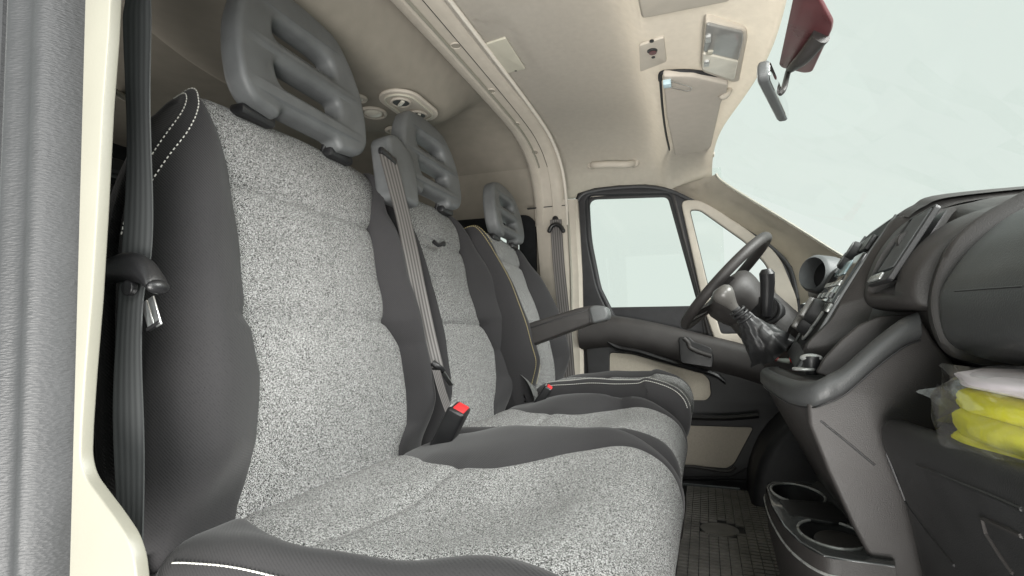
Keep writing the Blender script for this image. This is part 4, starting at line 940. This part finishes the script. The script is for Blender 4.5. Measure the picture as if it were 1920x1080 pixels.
for nm, lo_, hi_, m_ in (('warning_label', 0, 1, 'labelgrey'), ('red_label_strip', 0.0, .52, 'labelred')):
    a0, a1 = lc[0].lerp(lc[1], lo_), lc[0].lerp(lc[1], hi_); b0, b1 = lc[3].lerp(lc[2], lo_), lc[3].lerp(lc[2], hi_); dz = Vector((0, 0, .004 if lo_ or hi_ < 1 else .0025))
    mesh(nm, [a0+dz, a1+dz, b1+dz, b0+dz, a0, a1, b1, b0], [(0, 1, 2, 3), (4, 5, 6, 7), (0, 1, 5, 4), (1, 2, 6, 5), (2, 3, 7, 6), (3, 0, 4, 7)], m_, ns, False)
mb = MB(); mb.ball(AZ(1487, 673, .494), (.008, .008, .010)); mb.build('red_knob', 'red', ns)
sk = thing('power_plug', 'small metallic knob-shaped plug standing on the console shelf beside the red label', 'power plug', tuple(AY(1520, 690, 1.0)))  # plug with its socket ring on the console shelf
mb = MB(); mb.cyl(AY(1522, 685, 1.0), (0, 0, 1), .011, .03, .014, bev=.002); mb.build('plug_body', 'black', sk)
mb = MB(); mb.ball(AY(1521, 671, 1.0), (.017, .012, .007)); mb.build('plug_cap', 'silver', sk)
mb = MB(); mb.cyl(AY(1508, 692, 1.0), (0, 0, 1), .018, .005, bev=.002); mb.build('socket_ring', 'silver', sk)
# lower centre: dark tunnel and side pieces
loft('lower_console', [(.86, [(.34, .40), (.31, .25), (.29, .12), (.28, 0)]), (1.0, [(.32, .42), (.27, .28), (.23, .14), (.20, 0)]), (1.4, [(.32, .42), (.26, .28), (.24, .14), (.23, 0)]), (1.55, [(.45, .42), (.42, .28), (.38, .14), (.36, 0)])], 'dashdark', dash)
# driver knee area and wheel arch
loft('knee_panel', [(1.42, [(.36, .60), (.30, .50), (.36, .42), (.5, .3)]), (2.1, [(.36, .62), (.30, .50), (.36, .42), (.5, .3)])], 'dashdark', dash)
mb = MB(); mb.cyl((.48, 2.0, .02), (0, 1, 0), .36, .28, n=48, bev=.03); tag(mb.build('wheel_arch', 'rubber'), 'rounded black wheel arch hump in the dark footwell ahead of the driver door', 'wheel arch')
# lower glovebox tray
gx = .222
tp = lambda z, dx=0, dz=0: [(gx+.05+dx, z-.012), (gx+.022+dx, z), (gx+dx, z-.004), (gx-.004+dx, z-.030), (gx+.010+dx, z-.075), (gx+.024+dx, z-.14), (gx+.042+dx, z-.28), (gx+.05+dx, 0)]
tr = loft('glovebox_tray', [(.30, tp(.455)), (.5, tp(.450)), (.84, tp(.437)), (.862, tp(.436, .002)), (.874, tp(.430, .014))], 'dashdark', dash, 6)
def line_on(ob, pts, r, nm, m, par):
    mb = MB(); V = [hit(a, b, ob)[0] for a, b in pts]; V = [v for v in V if v]
    if len(V) > 1: mb.tube(V, r, 6); return mb.build(nm, m, par)
mb = MB(); V = []
for q in line_q:
    c_ = [hit(*q, o)[0] for o in (ns, ck)]; c_ = [v for v in c_ if v]
    if c_: V.append(min(c_, key=lambda v: (v-CAM).length))
mb.tube(V, .0016, 6); mb.build('side_seam', 'black', ns)
line_on(tr, [(1656, 845), (1720, 872), (1790, 902), (1860, 930), (1916, 955)], .0018, 'tray_seam', 'black', tr)
line_on(tr, [(1662, 850), (1674, 890), (1698, 940), (1740, 1000), (1790, 1060)], .002, 'tray_rib', 'dashdark', tr)
line_on(tr, [(1916, 1005), (1880, 988), (1842, 972), (1850, 1000), (1875, 1040), (1900, 1075)], .0022, 'tray_rib', 'dash', tr)
mb = MB(); mb.box((.37, .60, .400), (.26, .56, .012)); mb.box((.48, .60, .46), (.02, .56, .12)); mb.build('shelf_floor', 'dashdark', dash)
# driver-side round vent / cluster hood
hd = thing('x', None, None); bpy.data.objects.remove(hd)
hc = AY(1522, 512, 1.72); ax_ = Vector((-.80, -.60, .12)).normalized()
mb = MB(); prf = [(.000, .058), (.03, .060), (.07, .064), (.12, .062)]
f = frame3(hc, ax_.orthogonal(), ax_.cross(ax_.orthogonal()))
rws = []
for (dd, rr_) in ((.0, .046), (-.006, .052), (-.012, .055), (-.06, .058), (-.14, .05)):
    rws.append([hc+ax_*dd+(f.to_3x3() @ Vector((rr_*math.cos(a), rr_*math.sin(a), 0))) for a in [2*math.pi*k/36 for k in range(37)]])
rws.insert(0, [hc+ax_*-.06+(f.to_3x3() @ Vector((.043*math.cos(a), .043*math.sin(a), 0))) for a in [2*math.pi*k/36 for k in range(37)]])
mb.grid(rws); hood = mb.build('gauge_hood', 'headrest', dash, angle=60)
mb = MB(); mb.cyl(hc-ax_*.055, ax_, .044, .004); mb.build('gauge_face', 'black', hood)
loft('cluster_cowl', [(1.5, [(.42, .66), (.33, .66), (.32, .70), (.36, .745), (.5, .77)]), (1.95, [(.42, .66), (.33, .66), (.32, .70), (.36, .735), (.5, .76)])], 'dash', dash)

# ================================================================== CUP HOLDER
cz_ = .24
cupo = thing('cup_holder', 'black double cup holder tray at the foot of the centre console', 'cup holder', (.17, 1.08, .1))
oc = PZ([(1436, 914), (1448, 905), (1530, 904), (1556, 910), (1580, 935), (1612, 965), (1640, 1000), (1680, 1060), (1678, 1066), (1600, 1056), (1545, 1046), (1500, 1020), (1470, 990), (1446, 950)], cz_)
def circ_px(cx, cy, rx, ry, ang, n=28):
    return PZ([(cx+rx*math.cos(a)*math.cos(ang)-ry*math.sin(a)*math.sin(ang), cy+rx*math.cos(a)*math.sin(ang)+ry*math.sin(a)*math.cos(ang)) for a in [2*math.pi*k/n for k in range(n)]], cz_)
h1 = circ_px(1497, 930, 53, 17, R(13)); h2 = circ_px(1562, 1007, 68, 24, R(14))
h3 = PZ([(1462, 943), (1500, 945), (1532, 947), (1562, 950), (1574, 962), (1592, 984), (1562, 987), (1510, 978), (1488, 974), (1475, 966)], cz_)
top_ = plate('tray_top', oc, [], .003, .001, Matrix.Translation((0, 0, -1)), 'airbag', cupo); bpy.data.objects.remove(top_)
# union outline of the two cups and the slot between them (walked by angle from the chain)
def inside(P, x, y):
    c = False
    for i in range(len(P)):
        (x1, y1), (x2, y2) = P[i-1], P[i]
        if (y1 > y) != (y2 > y) and x < (x2-x1)*(y-y1)/(y2-y1)+x1: c = not c
    return c
hull_holes = [h1, h2, h3]
# carve: fine grid of small cells gives a stepped edge, so use separate ring walls and leave the bridge open
V = []; Fc = []; idx = {}
xs_ = [p[0] for p in oc]; ys_ = [p[1] for p in oc]
bm = bmesh.new()
top_pl = plate('tray_top', oc, [h1, h2], .004, .002, Matrix.Translation((0, 0, cz_)), mat('satin_black_tray', (.07, .075, .077), .22, .1, 20, .05, 600, .8, coat=.8), cupo)
def well(nm, P, depth, m='dashdark'):
    rws = [[Vector((a, b, cz_+dz)) for a, b in P+[P[0]]] for dz in (.004, -.002, -depth)]
    mb = MB(); mb.grid(rws); o = mb.build(nm, m, cupo, angle=60)
    cx = sum(p[0] for p in P)/len(P); cy = sum(p[1] for p in P)/len(P)
    mesh('well_floor', [(a, b, cz_-depth) for a, b in P], [tuple(range(len(P)))], m, o, False)
    mb = MB(); mb.tube([Vector((a, b, cz_+.0035)) for a, b in P], .0022, 6, True); mb.build('cup_rim', 'silver', o)
    return o
well('cup_well', h1, .06); well('cup_well', h2, .055)
plate('center_slot', roundpoly(h3, .006), [], .003, .001, Matrix.Translation((0, 0, cz_+.004)), 'black', cupo)
cx = sum(p[0] for p in h2)/len(h2); cy = sum(p[1] for p in h2)/len(h2)
ins2 = [(cx+(a-cx)*.80+.012, cy+(b-cy)*.80) for a, b in h2]
plate('ashtray_lid', ins2, [], .012, .004, Matrix.Translation((0, 0, cz_-.018)), 'dash', cupo)
# curved skirt
sk_ = [(a, b) for a, b in PZ([(1448, 905), (1436, 914), (1446, 950), (1470, 990), (1500, 1020), (1545, 1046), (1600, 1056), (1679, 1066)], cz_)]
sk2 = catmull([(a, b, cz_) for a, b in sk_], 6)
cen = Vector((.26, 1.10, 0)); rws = []
for dz, shr in ((.002, 0), (-.012, -.012), (-.02, -.016), (-.026, -.012), (-.07, .01), (-.14, .10), (-.24, .2)):
    rws.append([Vector((p.x+(cen.x-p.x)*shr, p.y+(cen.y-p.y)*shr, cz_+dz)) for p in sk2])
mb = MB(); mb.grid(rws); mb.build('tray_skirt', 'dash', cupo, angle=60)
mb = MB(); mb.tube(rws[2], .0022, 6); mb.build('skirt_bead', 'silver', cupo)

# ================================================================== STEERING WHEEL, STALK, GEAR LEVER
swt = thing('steering_wheel', 'black steering wheel seen edge-on in front of the driver side quarter window', 'steering wheel', (.06, 1.76, .70))
T = AY(1426, 446, 1.70); B = AY(1276, 602, 1.66); c_ = (T+B)/2+Vector((.014, 0, -.008)); u_ = (T-B).normalized(); rad_ = (T-B).length/2
w_ = Vector((.07, .98, -.02)); w_ = (w_-u_*w_.dot(u_)).normalized(); nrm = u_.cross(w_).normalized()
if nrm.x < 0: nrm = -nrm      # toward the dash
Pw = [c_+u_*rad_*math.cos(a)+w_*rad_*math.sin(a) for a in [2*math.pi*k/72 for k in range(72)]]
mb = MB(); mb.tube(Pw, .0145, 16, True); mb.build('wheel_rim', 'dash', swt)
hubc = c_+nrm*.035
mb = MB()
rws = []
for i in range(9):
    t = i/8; rr_ = [.001, .05, .075, .088, .092, .09, .084, .076, .07][i]; oo = [-.035, -.033, -.026, -.014, 0, .02, .04, .06, .075][i]
    rws.append([hubc+nrm*oo-u_*.02+(u_*math.cos(a)*rr_*.9+w_*math.sin(a)*rr_*1.2) for a in [2*math.pi*k/32 for k in range(33)]])
mb.grid(rws); hub = mb.build('wheel_hub', 'dash', swt, angle=70)
for du, dw in ((-.25, -1), (-.25, 1), (-1, -.35), (-1, .35)):
    d = (u_*du+w_*dw).normalized(); s0 = hubc+d*.05; s1 = c_+d*rad_*.97; sd = nrm.cross(d)
    mb = MB(); mb.grid([[s0.lerp(s1, t)+sd*(q*(.034-.014*t))+nrm*(.004*(1-abs(q))) for q in (-1, -.5, 0, .5, 1)] for t in (0, .33, .66, 1)], .014); mb.build('wheel_spoke', 'dash', swt, angle=60)
mb = MB(); mb.tube([hubc+nrm*.05-u_*.01, hubc+nrm*.20-u_*.03, hubc+nrm*.34-u_*.06], [.075, .085, .09], 28); mb.build('column_shroud', 'dash', swt)
st_ = thing('column_stalk', 'black control stalk pointing up beside the steering column', 'control stalk', tuple(AY(1440, 585, 1.55)))
mb = MB(); mb.tube([AY(1436, 592, 1.56), AY(1438, 560, 1.55), AY(1439, 532, 1.54), AY(1438, 512, 1.53), AY(1437, 505, 1.53)], [.014, .016, .018, .019, .012], 16); mb.build('stalk_lever', 'black', st_)
mb = MB(); ring(mb, AY(1440, 583, 1.58), Vector((-.5, -.8, .2)).normalized(), .034, .006); mb.cyl(AY(1440, 583, 1.60), (-.5, -.8, .2), .036, .05); mb.build('stalk_socket', 'dashdark', st_)
gl_ = thing('gear_lever', 'grey gear knob on a creased black leatherette boot beside the console', 'gear lever', tuple(AY(1450, 650, 1.45)))
kp = [AY(1372, 572, 1.40), AY(1362, 560, 1.40), AY(1355, 550, 1.40), AY(1349, 542, 1.40)]
gd = (kp[-1]-AY(1400, 606, 1.42)).normalized()
mb = MB(); k0 = AY(1360, 556, 1.40); prof_ = [(-.036, .011), (-.026, .013), (-.012, .019), (0, .0245), (.010, .026), (.019, .0235), (.025, .016), (.027, .001)]
f = frame3(k0, gd.orthogonal(), gd.cross(gd.orthogonal())).to_3x3()
mb.grid([[k0+gd*h_+f @ Vector((r_*math.cos(a), r_*math.sin(a), 0)) for a in [2*math.pi*k/28 for k in range(29)]] for h_, r_ in prof_]); mb.build('gear_knob', 'knob', gl_, angle=70)
mb = MB(); mb.tube([k0-gd*.03, AY(1402, 604, 1.42)], .011, 12); mb.build('gear_shaft', 'dashdark', gl_)
mb = MB(); 
for q in ((1383, 583), (1389, 589), (1396, 598)): ring(mb, AY(*q, 1.41), gd, .017, .0035)
mb.build('boot_collar', 'boot', gl_)
bpth = catmull([AY(1394, 592, 1.41), AY(1404, 606, 1.42), AY(1416, 622, 1.43), AY(1432, 640, 1.44), AY(1448, 660, 1.46)], 5)
rws = []
for i, p in enumerate(bpth):
    t = i/(len(bpth)-1); rws.append([p+f @ Vector(((.017+.042*t**1.25)*(1+.07*math.sin(5*a+7*t)+.05*math.sin(11*a+9*t)+.03*math.sin(19*a-12*t))*math.cos(a), (.017+.042*t**1.25)*(1+.10*math.sin(5*a+6*t)+.06*math.sin(9*a))*math.sin(a), .0)) + gd*(.003*math.sin(t*26+2*math.sin(3*a))) for a in [2*math.pi*k/48 for k in range(49)]])
mb = MB(); mb.grid(rws); mb.build('gear_boot', 'boot', gl_, angle=80)
mb = MB(); mb.grid([[p, p+Vector((0, .05, 0)), p+Vector((.03, .09, -.01))] for p in catmull([AY(1436, 640, 1.42), AY(1455, 652, 1.42), AY(1475, 640, 1.42), AY(1486, 612, 1.42), AY(1500, 600, 1.42)], 5)], .006); mb.build('boot_frame', 'dash', gl_)

# ================================================================== FLOOR MAT
mt = thing('rubber_mat', 'black ribbed rubber floor mat with a rectangular grid pattern in the driver footwell', 'floor mat', (.02, 1.6, .01))
mc = [AZ(a, b, .02) for a, b in ((1292, 910), (1440, 913), (1500, 1120), (1215, 1120))]
mb = MB(); x0, x1, y0, y1 = -.10, .30, .95, 2.045
mb.box(((x0+x1)/2, (y0+y1)/2, .010), (x1-x0, y1-y0, .010), None, .003); mb.build('mat_base', 'rubber', mt)
mb = MB(); nx, ny = 15, 52
for i in range(nx):
    for j in range(ny):
        cx_ = x0+.030+(x1-x0-.05)*(i+.5*(j % 1))/nx; cy_ = y0+.02+(y1-y0-.03)*j/ny
        if ((cx_-.02)/.055)**2+((cy_-1.62)/.07)**2 < 1: continue
        mb.box((cx_+.004, cy_+.007, .0175), ((x1-x0)/nx*.80, (y1-y0)/ny*.66, .007))
mb.build('mat_ribs', 'matr', mt, smooth=False)
mb = MB(); mb.cyl((.02, 1.62, .017), (0, 0, 1), .05, .005, n=40); mb.build('mat_pad', 'matr', mt)
br = thing('seat_rail', 'dark grey metal seat foot bracket on the floor at the edge of the mat', 'bracket', tuple(AZ(1262, 960, .03)))
mb = MB(); mb.box(AZ(1262, 965, .05), (.06, .30, .03), None, .006); mb.build('rail_body', 'dash', br)
mb = MB(); mb.box(AZ(1252, 930, .12), (.02, .10, .20), Matrix.Rotation(R(20), 3, 'Y'), .004); mb.build('rail_leg', 'black', br)

# ================================================================== BAG WITH YELLOW VESTS
bag = thing('vest_bag', 'clear plastic bag of folded bright yellow safety vests lying in the open dash tray', 'plastic bag', (.36, .66, .43))
def blob(cx, cy, cz, rx, ry, rz, rough, seed, nx=60, ny=36, flat=.0, pw=2.4):
    rnd = random.Random(seed); ph = [rnd.uniform(0, 6.28) for _ in range(10)]; rws = []
    for i in range(ny+1):
        v = -math.pi/2+math.pi*i/ny; row = []
        for j in range(nx+1):
            u = 2*math.pi*j/nx
            sx = math.copysign(abs(math.cos(u))**(2/pw), math.cos(u)); sy = math.copysign(abs(math.sin(u))**(2/pw), math.sin(u))
            c = abs(math.cos(v))**(2/3.4); s = math.copysign(abs(math.sin(v))**(2/3.0), math.sin(v))
            k = 1+rough*(math.sin(3*u+ph[0]+4*v)*.5+math.sin(7*u+ph[1]-6*v)*.3+math.sin(13*u+ph[2]+9*v)*.2+.35*abs(math.sin(9*v+5*u+ph[3])))
            row.append(Vector((cx+rx*sx*c*k, cy+ry*sy*c*k, cz+rz*s*k)))
        rws.append(row)
    return rws
bx, by, bz = .318, .615, .470
for k, (dz, hh, ss) in enumerate(((-.034, .020, 1.0), (-.010, .020, .98), (.012, .017, .94))):
    mb = MB(); mb.grid(blob(bx, by, bz+dz, .085*ss, .155*ss, hh, .05, 10+k)); mb.build('folded_vest', 'yellow', bag, angle=80)
mb = MB(); mb.grid(blob(bx-.002, by-.012, bz+.035, .082, .142, .011, .05, 5)); mb.build('paper_sheet', 'paper', bag, angle=80)
mb = MB(); mb.grid(blob(bx-.002, by, bz-.004, .094, .170, .052, .06, 21, 90, 50)); mb.build('plastic_film', 'film', bag, angle=30)
mb = MB(); o_ = AX(1770, 730, .33)
for (tx, ty, X_) in ((1722, 735, .255), (1765, 685, .29), (1758, 790, .25)):
    tip = AX(tx, ty, X_); b0 = Vector((bx-.06, by+.15, bz+.02)); b1 = Vector((bx-.02, by+.175, bz-.03)); b2 = Vector((bx+.04, by+.16, bz+.03))
    rws = []
    for i in range(7):
        t = i/6; rws.append([b0.lerp(tip, t)+Vector((0, 0, .005*math.sin(i*2.1))), b1.lerp(tip, t)+Vector((.004*math.sin(i*3), 0, 0)), b2.lerp(tip, t)+Vector((0, .004*math.sin(i*2.7), .003))])
    mb.grid(rws)
mb.build('loose_film', 'film', bag, angle=20)

bpy.context.view_layer.update()
